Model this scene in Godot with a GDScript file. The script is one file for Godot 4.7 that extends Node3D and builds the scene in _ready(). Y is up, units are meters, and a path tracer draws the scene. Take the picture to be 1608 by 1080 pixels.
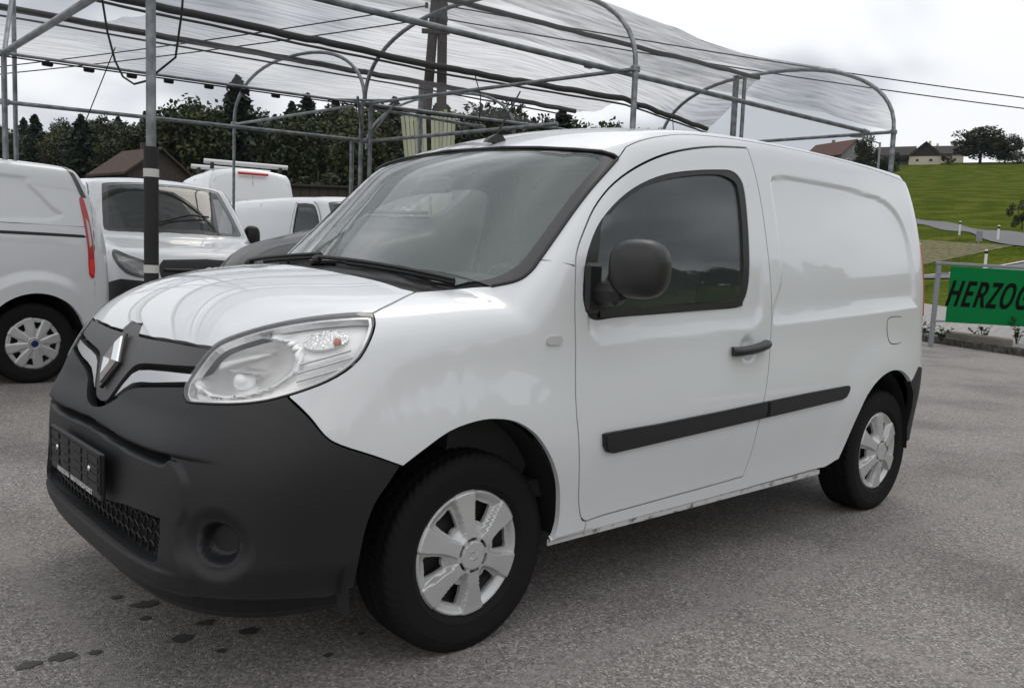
extends Node3D

# ------------------------------------------------------------------ small helpers
const HALF := 1.41372   # half a turn round the body's long axis, in metres of a 0.9 m circle
var M := {}
var used := {}

func numbered(called: String) -> String:
	if not used.has(called):
		used[called] = 0
		return called
	used[called] += 1
	return "%s_%03d" % [called, used[called]]

func thing(called: String, label: String, category: String, at := Vector3.ZERO, turn := 0.0, group := "") -> Node3D:
	var o := Node3D.new()
	o.name = numbered(called)
	add_child(o)
	o.position = at
	o.rotation.y = turn
	tag(o, label, category, group)
	return o

func tag(o: Node, label: String, category: String, group := "") -> void:
	o.set_meta("label", label)
	o.set_meta("category", category)
	if group != "":
		o.set_meta("group", group)

func part(called: String, mesh: Mesh, mat: Material, parent: Node, at := Vector3.ZERO) -> MeshInstance3D:
	var o := MeshInstance3D.new()
	o.mesh = mesh
	o.material_override = mat
	o.name = called
	o.position = at
	parent.add_child(o, true)
	return o

func structure(called: String, mesh: Mesh, mat: Material) -> MeshInstance3D:
	var o := part(called, mesh, mat, self)
	o.set_meta("kind", "structure")
	return o

func copy_of(o: Node3D, at: Vector3, turn: float, label: String, size := 1.0) -> Node3D:
	var c: Node3D = o.duplicate()
	c.name = numbered(String(o.name).rstrip("0123456789_"))
	add_child(c)
	c.position = at
	c.rotation.y = turn
	c.scale = Vector3.ONE * size
	c.set_meta("label", label)
	return c

func pts(a: Array) -> PackedVector2Array:
	var r := PackedVector2Array()
	for i in range(0, a.size(), 2):
		r.append(Vector2(a[i], a[i + 1]))
	return r

func sub(p: PackedVector2Array, a: int, b: int) -> PackedVector2Array:   # a..b, both included, backwards when b < a
	var r := PackedVector2Array()
	var i := a
	while true:
		r.append(p[i])
		if i == b:
			break
		i += 1 if b > a else -1
	return r

func back(p: PackedVector2Array) -> PackedVector2Array:
	var r := p.duplicate()
	r.reverse()
	return r

func soft(p: PackedVector2Array, n := 4) -> PackedVector2Array:          # rounds a polyline
	var r := PackedVector2Array()
	for i in p.size() - 1:
		var a := p[maxi(i - 1, 0)]
		var d := p[mini(i + 2, p.size() - 1)]
		for k in n:
			r.append(p[i].cubic_interpolate(p[i + 1], a, d, float(k) / n))
	r.append(p[p.size() - 1])
	return r

func ring(p: PackedVector2Array, n := 4) -> PackedVector2Array:          # rounds a closed outline
	var r := PackedVector2Array()
	var c := p.size()
	for i in c:
		for k in n:
			r.append(p[i].cubic_interpolate(p[(i + 1) % c], p[(i + c - 1) % c], p[(i + 2) % c], float(k) / n))
	return r

func join(a: Array) -> PackedVector2Array:
	var r := PackedVector2Array()
	for p in a:
		for q in p:
			if r.is_empty() or r[r.size() - 1].distance_to(q) > 0.0015:
				r.append(q)
	if r[0].distance_to(r[r.size() - 1]) < 0.0015:
		r.remove_at(r.size() - 1)
	return r

func mir_tube(p: PackedVector2Array) -> PackedVector2Array:
	var r := PackedVector2Array()
	for q in p:
		r.append(Vector2(q.x, 2.0 * HALF - q.y))
	return r

func mir(p: PackedVector2Array) -> PackedVector2Array:
	var r := PackedVector2Array()
	for q in p:
		r.append(Vector2(-q.x, q.y))
	return r

func area(p: PackedVector2Array) -> float:
	var s := 0.0
	for i in p.size():
		s += p[i].cross(p[(i + 1) % p.size()])
	return absf(s) / 2.0

func inset(p: PackedVector2Array, d: float) -> PackedVector2Array:       # moves an outline inwards (outwards when d < 0)
	var best := PackedVector2Array()
	var want := -1.0
	for s in [-1.0, 1.0]:
		for q in Geometry2D.offset_polygon(p, s * d, Geometry2D.JOIN_MITER):
			var a := area(q)
			if (d > 0.0) == (a < area(p)) and a > want:
				want = a
				best = q
	return best if best.size() > 2 else p

func oval(c: Vector2, rx: float, ry: float, n := 28) -> PackedVector2Array:
	var r := PackedVector2Array()
	for i in n:
		r.append(c + Vector2(cos(TAU * i / n) * rx, sin(TAU * i / n) * ry))
	return r

func round_box(c: Vector2, w: float, h: float, r: float, n := 5) -> PackedVector2Array:
	var o := PackedVector2Array()
	for q in 4:
		var k := c + Vector2((w - r) * (1 if q in [0, 3] else -1), (h - r) * (1 if q in [0, 1] else -1))
		for i in n:
			var a := PI / 2 * (q + float(i) / (n - 1))
			o.append(k + Vector2(cos(a), sin(a)) * r)
	return o

static func smax(a: float, b: float, k: float) -> float:
	var h := maxf(k - absf(a - b), 0.0) / k
	return maxf(a, b) + h * h * h * k / 6.0

# ------------------------------------------------------------------ a car body: one closed surface that all its panels are cut from
class Line:                        # a natural cubic spline through a few points
	var x: PackedFloat64Array
	var y: PackedFloat64Array
	var m: PackedFloat64Array
	func _init(xs: Array, ys: Array) -> void:
		x = PackedFloat64Array(xs)
		y = PackedFloat64Array(ys)
		var n := x.size()
		m.resize(n)
		var c := PackedFloat64Array()
		var d := PackedFloat64Array()
		c.resize(n)
		d.resize(n)
		for i in range(1, n - 1):
			var a := x[i] - x[i - 1]
			var b := x[i + 1] - x[i]
			var r := 6.0 * ((y[i + 1] - y[i]) / b - (y[i] - y[i - 1]) / a)
			var w := 2.0 * (a + b) - a * c[i - 1]
			c[i] = b / w
			d[i] = (r - a * d[i - 1]) / w
		for i in range(n - 2, 0, -1):
			m[i] = d[i] - c[i] * m[i + 1]
	func at(v: float) -> Vector2:  # height and slope
		var n := x.size()
		var i := 0
		while i < n - 2 and v > x[i + 1]:
			i += 1
		var h := x[i + 1] - x[i]
		var u := clampf(v, x[0], x[n - 1])
		var a := (x[i + 1] - u) / h
		var b := (u - x[i]) / h
		var s := (y[i + 1] - y[i]) / h + ((3.0 * b * b - 1.0) * m[i + 1] - (3.0 * a * a - 1.0) * m[i]) * h / 6.0
		return Vector2(a * y[i] + b * y[i + 1] + ((a * a * a - a) * m[i] + (b * b * b - b) * m[i + 1]) * h * h / 6.0 + (v - u) * s, s)

class Form:
	var hood: Line
	var roof: Line
	var nose: Line
	var wide: Line
	var tail: Line
	var s: PackedFloat64Array      # nose depth, nose exponent, hood crown, roof crown, tail round, windscreen foot, rake, bend, wrap, edge at hood, edge at roof
	var ya := 0.75
	var xa := 0.25
	var xr := 2.9
	var taper := Vector2(1.9, 1.45)
	var relief := ""               # which pressed-in shapes to add
	var outline: PackedVector2Array
	var spot := Vector2.ZERO
	var spot_size := Vector2.ONE

	static func smax(a: float, b: float, k: float) -> float:
		var h := maxf(k - absf(a - b), 0.0) / k
		return maxf(a, b) + h * h * h * k / 6.0

	func f(p: Vector3) -> float:
		var a := absf(p.z)
		var q := a * a / 0.49
		var h := hood.at(p.x)
		var fh := (p.y - h.x + s[2] * q) / sqrt(1.0 + h.y * h.y)
		var c := roof.at(p.x)
		var fc := (p.y - c.x + s[3] * q) / sqrt(1.0 + c.y * c.y)
		var yy := clampf(p.y, 0.9, 2.0) - 1.14
		var fw: float = (s[5] + s[6] * yy + s[7] * yy * yy + s[8] * q - p.x) * 0.56
		var ft := -smax(-fh, -smax(fw, fc, 0.05), 0.03)
		var t := clampf((p.x - taper.x) / taper.y, 0.0, 1.0)
		var w := wide.at(p.y).x - 0.05 * t * t
		var u: float = (nose.at(p.y).x + s[0] - p.x) / s[0]
		var fs := (a / w - 1.0) * 0.88
		if u > 0.0:
			fs = (pow(pow(u, s[1]) + pow(a / w, s[1]), 1.0 / s[1]) - 1.0) * 0.88
		var g := smoothstep(-0.15, 0.4, p.x)
		var v := smax(fs, ft, lerpf(s[9], s[10], g))
		var r := a / 0.8
		v = smax(v, p.x - (tail.at(p.y).x - s[4] * r * r * r), 0.12)
		return v + pressed(p) if relief != "" else v

	func inside_by(p: Vector2) -> float:   # how far inside the outline a point lies
		var d := 1e9
		var n := outline.size()
		for i in n:
			var a := outline[i]
			var e := outline[(i + 1) % n] - a
			var w := p - a
			d = minf(d, (w - e * clampf(w.dot(e) / e.length_squared(), 0.0, 1.0)).length_squared())
		d = sqrt(d)
		return d if Geometry2D.is_point_in_polygon(p, outline) else -d

	func ramp(t: float) -> float:          # starts with an edge, ends softly
		var u := 1.0 - clampf(t, 0.0, 1.0)
		return 1.0 - u * u

	func pressed(p: Vector3) -> float:
		var d := 0.0
		if relief == "side":
			# flares round both wheel arches
			var r := Vector2(p.x + 0.02, p.y - 0.33).length()
			if r < 0.62 and p.y > 0.3:
				d -= 0.010 * (1.0 - smoothstep(0.40, 0.60, r))
			r = Vector2((p.x - 2.6) * 0.95, p.y - 0.33).length()
			if r < 0.66 and p.y > 0.3:
				d -= 0.012 * (1.0 - smoothstep(0.42, 0.62, r))
			if p.x > 1.55 and p.x < 3.1 and p.y > 0.9:
				var low := p.y - (0.985 + (p.x - 1.63) * 0.045)
				if low > 0.0:
					d += 0.0145 * smoothstep(0.0, 0.028, inside_by(Vector2(p.x, p.y))) * ramp(low / 0.10)
			elif p.x > 0.38 and p.x < 1.53 and p.y > 0.92:
				var e := minf(p.x - 0.43, 1.475 - p.x)
				var low := p.y - (0.942 + (p.x - 0.44) * 0.036) - 0.05 * pow(clampf(1.0 - e / 0.08, 0.0, 1.0), 2.0)
				if low > 0.0 and e > 0.0:
					d += 0.012 * smoothstep(0.0, 0.020, e) * ramp(low / 0.085) * (1.0 - smoothstep(1.05, 1.25, p.y))
			r = Vector2(p.x - 1.365, p.y - 0.895).length()
			if r < 0.062:
				d += 0.016 * (1.0 - smoothstep(0.025, 0.06, r))
		elif relief == "bumper":
			var a := absf(p.z)
			var y := p.y
			var slit := 0.652 + 0.02 * clampf((0.35 - a) / 0.6, 0.0, 1.0)
			d += 0.045 * (1.0 - smoothstep(0.005, 0.017, absf(y - slit))) * (1.0 - smoothstep(0.53, 0.57, a))
			d -= 0.022 * smoothstep(0.0, 0.006, y - slit - 0.012) * (1.0 - smoothstep(0.02, 0.12, y - slit)) * (1.0 - smoothstep(0.50, 0.75, a))
			if y < slit:
				var edge := 0.655 - 0.05 * pow(clampf(1.0 - (0.652 - y) / 0.06, 0.0, 1.0), 2.0) - 0.022 * smoothstep(0.54, 0.48, y) + 0.03 * smoothstep(0.44, 0.34, y)
				d -= 0.010 * (1.0 - smoothstep(edge - 0.014, edge + 0.004, a))
			var w := Vector3(p.x + 0.757, y - 0.449, a - 0.722)
			var fog := Vector3(-0.80, 0.0, 0.60)
			var r := (w - fog * w.dot(fog)).length() / 0.060
			if p.x < -0.55:
				d += 0.040 * (1.0 - smoothstep(0.66, 1.0, r)) + 0.016 * (1.0 - smoothstep(1.0, 1.8, r))
			d += 0.014 * smoothstep(0.40, 0.30, y) - 0.008 * (1.0 - smoothstep(0.015, 0.03, absf(y - 0.335))) * (1.0 - smoothstep(0.56, 0.66, a))
		elif relief == "ford":
			var r := Vector2(p.x - 2.55, p.y - 0.33).length()
			if r < 0.75:
				d -= 0.022 * (1.0 - smoothstep(0.50, 0.60, r)) * (1.0 - smoothstep(2.80, 2.98, p.x))
			if p.x > 0.8 and p.y > 1.2:
				d += 0.012 * smoothstep(0.0, 0.045, inside_by(Vector2(p.x, p.y)))
		elif relief == "lamp":
			var t := Vector2(atan2(absf(p.z), xa - p.x) * 0.9, p.y) - spot
			t = t.rotated(-0.25)
			var r := Vector2(t.x / spot_size.x, t.y / spot_size.y).length()
			d += 0.030 + 0.085 * (1.0 - minf(r, 1.0) * minf(r, 1.0)) - 0.02 * exp(-pow((r - 1.06) / 0.06, 2.0))
		return d

	func normal(p: Vector3) -> Vector3:
		var e := 0.006 if relief == "side" else 0.004
		var a := f(p + Vector3(e, -e, -e))
		var b := f(p + Vector3(-e, -e, e))
		var c := f(p + Vector3(-e, e, -e))
		var d := f(p + Vector3(e, e, e))
		return Vector3(a - b - c + d, -a - b + c + d, -a + b - c + d).normalized()

	func hit(o: Vector3, dir: Vector3) -> Vector3:
		var a := 0.04
		var b := 1.7
		var fa := f(o + dir * a)
		var fb := f(o + dir * b)
		var side := 0
		for i in 30:
			var t := (a * fb - b * fa) / (fb - fa)
			if i % 3 == 2:
				t = (a + b) / 2.0
			var ft := f(o + dir * t)
			if absf(ft) < 0.0001 or b - a < 0.0002:
				return o + dir * t
			if ft < 0.0:
				a = t
				fa = ft
				if side == -1:
					fb /= 2.0
				side = -1
			else:
				b = t
				fb = ft
				if side == 1:
					fa /= 2.0
				side = 1
		return o + dir * (a + b) / 2.0

	func point(kind: int, u: float, v: float) -> Vector3:
		if kind == 0:
			var w := v / 0.9
			return hit(Vector3(u, ya, 0), Vector3(0, sin(w), cos(w)))
		if kind == 1:
			var w := u / 0.9
			return hit(Vector3(xa, v, 0), Vector3(-cos(w), 0, sin(w)))
		return hit(Vector3(xr, v, u), Vector3(1, 0, 0))

	func side_pt(x: float, y: float) -> Vector2:      # the place on the left side at that length and height
		var p := hit(Vector3(x, y, 0), Vector3(0, 0, 1))
		return Vector2(x, atan2(p.y - ya, p.z) * 0.9)

	func top_pt(x: float, z: float) -> Vector2:
		var p := hit(Vector3(x, ya, z), Vector3(0, 1, 0))
		return Vector2(x, atan2(p.y - ya, z) * 0.9)

	func nose_pt(z: float, y: float) -> Vector2:
		var p := hit(Vector3(-0.1, y, z), Vector3(-1, 0, 0))
		return Vector2(atan2(z, xa - p.x) * 0.9, y)

class Cut:
	var form: Form
	var kind: int
	var deep: float
	var vs := PackedVector3Array()
	var ns := PackedVector3Array()
	var ix := PackedInt32Array()
	var known := {}
	func _init(f: Form, k: int, d: float) -> void:
		form = f
		kind = k
		deep = d
	func add(p: Vector2) -> int:
		var key := Vector2i((p * 30000.0).round())
		if known.has(key):
			return known[key]
		var w := form.point(kind, p.x, p.y)
		var m := form.normal(w)
		vs.append(w - m * deep)
		ns.append(m)
		known[key] = vs.size() - 1
		return vs.size() - 1
	func tri(a: int, b: int, c: int) -> void:
		if a == b or b == c or a == c:
			return
		if (vs[b] - vs[a]).cross(vs[c] - vs[a]).dot(ns[a] + ns[b] + ns[c]) > 0.0:
			ix.append_array([a, c, b])
		else:
			ix.append_array([a, b, c])
	func turn_in(a: int, b: int, out_way: Vector3, skirt: float) -> void:
		var out := (vs[b] - vs[a]).cross(ns[a])
		if out.length() < 1e-9:
			return
		out = out.normalized()
		if out.dot(out_way) < 0.0:
			out = -out
		var at := vs.size()
		vs.append_array([vs[a], vs[b], vs[b] - ns[b] * skirt, vs[a] - ns[a] * skirt])
		ns.append_array([out, out, out, out])
		tri(at, at + 1, at + 2)
		tri(at, at + 2, at + 3)
	func done() -> ArrayMesh:
		var arrays := []
		arrays.resize(Mesh.ARRAY_MAX)
		arrays[Mesh.ARRAY_VERTEX] = vs
		arrays[Mesh.ARRAY_NORMAL] = ns
		arrays[Mesh.ARRAY_INDEX] = ix
		var mesh := ArrayMesh.new()
		mesh.add_surface_from_arrays(Mesh.PRIMITIVE_TRIANGLES, arrays)
		return mesh

# cuts the outline (less its holes) out of a form, as a sheet that lies `deep` under the surface and turns inwards at its edges
func sheet(form: Form, kind: int, outer: PackedVector2Array, holes: Array, step: float, deep := 0.0, skirt := 0.02) -> ArrayMesh:
	var lo := outer[0]
	var hi := outer[0]
	for p in outer:
		lo = lo.min(p)
		hi = hi.max(p)
	lo -= Vector2.ONE * step * 0.37
	var nx := int((hi.x - lo.x) / step) + 2
	var ny := int((hi.y - lo.y) / step) + 2
	var mark := PackedByteArray()
	mark.resize(nx * ny)
	var loops := [outer] + holes
	for p in loops:
		for i in p.size():
			var a: Vector2 = p[i]
			var b: Vector2 = p[(i + 1) % p.size()]
			var n := int(a.distance_to(b) / step * 12.0) + 1
			for k in n + 1:
				var q := ((a.lerp(b, float(k) / n) - lo) / step).floor()
				mark[clampi(int(q.y), 0, ny - 1) * nx + clampi(int(q.x), 0, nx - 1)] = 1
	var k3 := Cut.new(form, kind, deep)
	for j in ny:
		for i in nx:
			var o := lo + Vector2(i, j) * step
			var cell := PackedVector2Array([o, o + Vector2(step, 0), o + Vector2(step, step), o + Vector2(0, step)])
			if mark[j * nx + i] == 0:
				var mid := o + Vector2.ONE * step / 2.0
				if not Geometry2D.is_point_in_polygon(mid, outer):
					continue
				var free := true
				for h in holes:
					if Geometry2D.is_point_in_polygon(mid, h):
						free = false
						break
				if free:
					var k := [k3.add(cell[0]), k3.add(cell[1]), k3.add(cell[2]), k3.add(cell[3])]
					k3.tri(k[0], k[1], k[2])
					k3.tri(k[0], k[2], k[3])
				continue
			var bits: Array = Geometry2D.intersect_polygons(cell, outer)
			for h in holes:
				var left := []
				for b in bits:
					left.append_array(Geometry2D.clip_polygons(b, h))
				bits = left
			for b in bits:
				if b.size() < 3:
					continue
				var t := Geometry2D.triangulate_polygon(b)
				for k in range(0, t.size(), 3):
					k3.tri(k3.add(b[t[k]]), k3.add(b[t[k + 1]]), k3.add(b[t[k + 2]]))
	if skirt > 0.0:
		for p in loops:
			var row := PackedVector2Array()
			for i in p.size():
				var a: Vector2 = p[i]
				var b: Vector2 = p[(i + 1) % p.size()]
				var n := int(a.distance_to(b) / maxf(step, 0.012)) + 1
				for k in n:
					row.append(a.lerp(b, float(k) / n))
			var top := PackedInt32Array()
			for q in row:
				top.append(k3.add(q))
			for i in row.size():
				k3.turn_in(top[i], top[(i + 1) % row.size()], away(form, kind, row[i], row[(i + 1) % row.size()], p, p != outer), skirt)
	return k3.done()

func away(form: Form, kind: int, a: Vector2, b: Vector2, p: PackedVector2Array, hole: bool) -> Vector3:
	var mid := a.lerp(b, 0.5)
	var side := (b - a).orthogonal().normalized() * 0.004
	if Geometry2D.is_point_in_polygon(mid + side, p) != hole:
		side = -side
	return form.point(kind, mid.x + side.x, mid.y + side.y) - form.point(kind, mid.x, mid.y)

# ------------------------------------------------------------------ plain solids, collected into one mesh
class Solid:
	var vs := PackedVector3Array()
	var ns := PackedVector3Array()
	var uv := PackedVector2Array()
	var cs := PackedColorArray()
	var ix := PackedInt32Array()
	var tint := Color.WHITE
	func vert(p: Vector3, n: Vector3, t := Vector2.ZERO) -> int:
		vs.append(p)
		ns.append(n)
		uv.append(t)
		cs.append(tint)
		return vs.size() - 1
	func tri(a: int, b: int, c: int) -> void:
		if (vs[b] - vs[a]).cross(vs[c] - vs[a]).dot(ns[a] + ns[b] + ns[c]) > 0.0:
			ix.append_array([a, c, b])
		else:
			ix.append_array([a, b, c])
	func quad(a: Vector3, b: Vector3, c: Vector3, d: Vector3, n := Vector3.ZERO, t0 := Vector2.ZERO, t1 := Vector2.ONE) -> void:
		if n == Vector3.ZERO:
			n = -(c - a).cross(d - b).normalized()
		var k := vert(a, n, t0)
		vert(b, n, Vector2(t1.x, t0.y))
		vert(c, n, t1)
		vert(d, n, Vector2(t0.x, t1.y))
		tri(k, k + 1, k + 2)
		tri(k, k + 2, k + 3)
	func box(c: Vector3, size: Vector3, bevel := 0.0, b := Basis.IDENTITY) -> Solid:
		var h := size / 2.0
		var e := minf(bevel, minf(h.x, minf(h.y, h.z)) * 0.9)
		for axis in 3:
			for s in [-1.0, 1.0]:
				var n := Vector3.ZERO
				n[axis] = s
				var u := (axis + 1) % 3
				var w := (axis + 2) % 3
				var q := []
				for k in [[-1, -1], [1, -1], [1, 1], [-1, 1]]:
					var p := Vector3.ZERO
					p[axis] = s * h[axis]
					p[u] = k[0] * (h[u] - e)
					p[w] = k[1] * (h[w] - e)
					q.append(c + b * p)
				quad(q[0], q[1], q[2], q[3], b * n)
				if e > 0.0:
					for s2 in [-1.0, 1.0]:      # the bevel between this face and the next
						var m := Vector3.ZERO
						m[u] = s2
						var r := []
						for k in [[0, -1], [0, 1], [1, 1], [1, -1]]:
							var p := Vector3.ZERO
							p[axis] = s * (h[axis] - (e if k[0] == 1 else 0.0))
							p[u] = s2 * (h[u] - (0.0 if k[0] == 1 else e))
							p[w] = k[1] * (h[w] - e)
							r.append(c + b * p)
						quad(r[0], r[1], r[2], r[3], b * (n + m).normalized())
		if e > 0.0:
			for sx in [-1.0, 1.0]:
				for sy in [-1.0, 1.0]:
					for sz in [-1.0, 1.0]:
						var s := Vector3(sx, sy, sz)
						var n := b * s.normalized()
						var k := vert(c + b * (s * (h - Vector3(0, e, e))), n)
						vert(c + b * (s * (h - Vector3(e, 0, e))), n)
						vert(c + b * (s * (h - Vector3(e, e, 0))), n)
						tri(k, k + 1, k + 2)
		return self
	func tube(path: Array, r: float, n := 8, r1 := -1.0, flat := 1.0) -> Solid:
		if r1 < 0.0:
			r1 = r
		var count := path.size()
		var up := Vector3.UP
		var first := vs.size()
		var along := 0.0
		var side := Vector3.ZERO
		for i in count:
			var d: Vector3 = (path[mini(i + 1, count - 1)] - path[maxi(i - 1, 0)]).normalized()
			if side == Vector3.ZERO:
				side = d.cross(up)
				if side.length() < 0.05:
					side = d.cross(Vector3.RIGHT)
			side = (side - d * side.dot(d)).normalized()
			var top := side.cross(d)
			if i > 0:
				along += (path[i] as Vector3).distance_to(path[i - 1])
			var rr := lerpf(r, r1, float(i) / maxf(count - 1, 1))
			for k in n + 1:
				var a := TAU * k / n
				var o := side * cos(a) + top * sin(a) * flat
				vert(path[i] + o * rr, (side * cos(a) + top * sin(a) / flat).normalized(), Vector2(float(k) / n, along))
		for i in count - 1:
			for k in n:
				var a := first + i * (n + 1) + k
				tri(a, a + 1, a + n + 2)
				tri(a, a + n + 2, a + n + 1)
		for e in [0, count - 1]:
			var d: Vector3 = (path[0] - path[1]).normalized() if e == 0 else (path[count - 1] - path[count - 2]).normalized()
			var m := vert(path[e], d)
			for k in n + 1:
				vert(vs[first + e * (n + 1) + k], d)
			for k in n:
				tri(m, m + 1 + k, m + 2 + k)
		return self
	func lathe(profile: Array, n: int, t: Transform3D, a0 := 0.0, a1 := TAU, dent = null) -> Solid:   # profile: Vector2(radius, along z)
		var first := vs.size()
		var c := profile.size()
		for i in c:
			var d: Vector2 = profile[mini(i + 1, c - 1)] - profile[maxi(i - 1, 0)]
			var m := Vector2(d.y, -d.x).normalized()
			for k in n + 1:
				var a := lerpf(a0, a1, float(k) / n)
				var r: float = profile[i].x
				if dent != null:
					r -= dent.call(i, k)
				vert(t * Vector3(cos(a) * r, sin(a) * r, profile[i].y), (t.basis * Vector3(cos(a) * m.x, sin(a) * m.x, m.y)).normalized(), Vector2(float(k) / n, float(i) / c))
		for i in c - 1:
			for k in n:
				var a := first + i * (n + 1) + k
				tri(a, a + 1, a + n + 2)
				tri(a, a + n + 2, a + n + 1)
		if dent != null:               # dents show: take the normals from the faces
			var sum := PackedVector3Array()
			sum.resize(vs.size())
			for k in range(0, ix.size(), 3):
				var m := (vs[ix[k + 2]] - vs[ix[k]]).cross(vs[ix[k + 1]] - vs[ix[k]])
				for j in 3:
					sum[ix[k + j]] += m
			for k in range(first, vs.size()):
				if sum[k].length() > 0.0:
					ns[k] = sum[k].normalized()
		return self
	func ball(c: Vector3, r: Vector3, n := 12, e := 2.0, b := Basis.IDENTITY) -> Solid:     # e > 2: squarer
		var first := vs.size()
		for j in n + 1:
			var v := -PI / 2 + PI * j / n
			for i in 2 * n + 1:
				var u := PI * i / n
				var d := Vector3(cos(v) * cos(u), sin(v), cos(v) * sin(u))
				var k := pow(pow(absf(d.x), e) + pow(absf(d.y), e) + pow(absf(d.z), e), -1.0 / e)
				var p := d * k
				var g := Vector3(signf(p.x) * pow(absf(p.x), e - 1) / r.x, signf(p.y) * pow(absf(p.y), e - 1) / r.y, signf(p.z) * pow(absf(p.z), e - 1) / r.z)
				vert(c + b * (p * r), (b * g).normalized(), Vector2(u / TAU, v / PI + 0.5))
		for j in n:
			for i in 2 * n:
				var a := first + j * (2 * n + 1) + i
				tri(a, a + 1, a + 2 * n + 2)
				tri(a, a + 2 * n + 2, a + 2 * n + 1)
		return self
	func prism(p: PackedVector2Array, t: Transform3D, h0: float, h1: float, bevel := 0.0) -> Solid:   # the outline in x, y pushed along z
		var tip := Geometry2D.triangulate_polygon(p)
		var small := p
		if bevel > 0.0:
			for s in [-1.0, 1.0]:
				var q: Array = Geometry2D.offset_polygon(p, s * bevel, Geometry2D.JOIN_MITER)
				if q.size() == 1 and q[0].size() == p.size() and Rect2(q[0][0], Vector2.ZERO).size == Vector2.ZERO:
					var a := 0.0
					var b := 0.0
					for i in p.size():
						a += p[i].cross(p[(i + 1) % p.size()])
						b += q[0][i].cross(q[0][(i + 1) % p.size()])
					if absf(b) < absf(a):
						small = q[0]
						var off := 0
						for i in p.size():
							if small[i].distance_to(p[0]) < small[off].distance_to(p[0]):
								off = i
						var turned := PackedVector2Array()
						for i in p.size():
							turned.append(small[(i + off) % p.size()])
						small = turned
		tip = Geometry2D.triangulate_polygon(small)
		for s in [0, 1]:
			var n := t.basis.z.normalized() * (1.0 if s == 1 else -1.0)
			var k := vs.size()
			for q in (small if s == 1 else p):
				vert(t * Vector3(q.x, q.y, h1 if s == 1 else h0), n, q)
			var tt := tip if s == 1 else Geometry2D.triangulate_polygon(p)
			for i in range(0, tt.size(), 3):
				tri(k + tt[i], k + tt[i + 1], k + tt[i + 2])
		var mid := Vector2.ZERO
		for i in p.size():
			var j := (i + 1) % p.size()
			var e := p[j] - p[i]
			var o := Vector2(e.y, -e.x).normalized()
			if Geometry2D.is_point_in_polygon((p[i] + p[j]) / 2.0 + o * 0.0004, p):
				o = -o
			var n := (t.basis * Vector3(o.x, o.y, 0)).normalized()
			var lift := h1 - bevel if small != p else h1
			quad(t * Vector3(p[i].x, p[i].y, h0), t * Vector3(p[j].x, p[j].y, h0), t * Vector3(p[j].x, p[j].y, lift), t * Vector3(p[i].x, p[i].y, lift), n)
			if small != p:
				quad(t * Vector3(p[i].x, p[i].y, lift), t * Vector3(p[j].x, p[j].y, lift), t * Vector3(small[j].x, small[j].y, h1), t * Vector3(small[i].x, small[i].y, h1), (n + t.basis.z.normalized()).normalized())
		return self
	func done() -> ArrayMesh:
		var arrays := []
		arrays.resize(Mesh.ARRAY_MAX)
		arrays[Mesh.ARRAY_VERTEX] = vs
		arrays[Mesh.ARRAY_NORMAL] = ns
		arrays[Mesh.ARRAY_TEX_UV] = uv
		arrays[Mesh.ARRAY_TEX_UV2] = uv
		arrays[Mesh.ARRAY_COLOR] = cs
		arrays[Mesh.ARRAY_INDEX] = ix
		var mesh := ArrayMesh.new()
		mesh.add_surface_from_arrays(Mesh.PRIMITIVE_TRIANGLES, arrays)
		return mesh

func grey(v: float) -> Color:
	return Color(v, v, v).linear_to_srgb()

func lin(r: float, g: float, b: float) -> Color:
	return Color(r, g, b).linear_to_srgb()

func mat(called: String, c: Color, rough := 0.6, metal := 0.0) -> StandardMaterial3D:
	var m := StandardMaterial3D.new()
	m.resource_name = called
	m.albedo_color = c
	m.roughness = rough
	m.metallic = metal
	M[called] = m
	return m

func paint(called: String, c: Color, rough := 0.35) -> StandardMaterial3D:
	var m := mat(called, c, rough)
	m.clearcoat_enabled = true
	m.clearcoat = 1.0
	m.clearcoat_roughness = 0.02
	return m

func pane(called: String, c: Color, alpha: float) -> StandardMaterial3D:
	var m := mat(called, Color(c, alpha), 0.0)
	m.transparency = BaseMaterial3D.TRANSPARENCY_ALPHA
	return m

func noise(kind: int, freq: float, octaves := 4, at_seed := 1) -> FastNoiseLite:
	var n := FastNoiseLite.new()
	n.noise_type = kind as FastNoiseLite.NoiseType
	n.frequency = freq
	n.seed = at_seed
	n.fractal_octaves = octaves
	if octaves <= 1:
		n.fractal_type = FastNoiseLite.FRACTAL_NONE
	return n

func noise_map(n: FastNoiseLite, side: int, stops: Array, as_normal := -1.0, tall := -1) -> NoiseTexture2D:
	var t := NoiseTexture2D.new()
	t.width = side
	t.height = side if tall < 0 else tall
	t.seamless = true
	t.noise = n
	if as_normal > 0.0:
		t.as_normal_map = true
		t.bump_strength = as_normal
	if stops:
		var g := Gradient.new()
		var o := PackedFloat32Array()
		var c := PackedColorArray()
		for s in stops:
			o.append(s[0])
			c.append(s[1])
		g.offsets = o
		g.colors = c
		t.color_ramp = g
	return t

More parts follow.
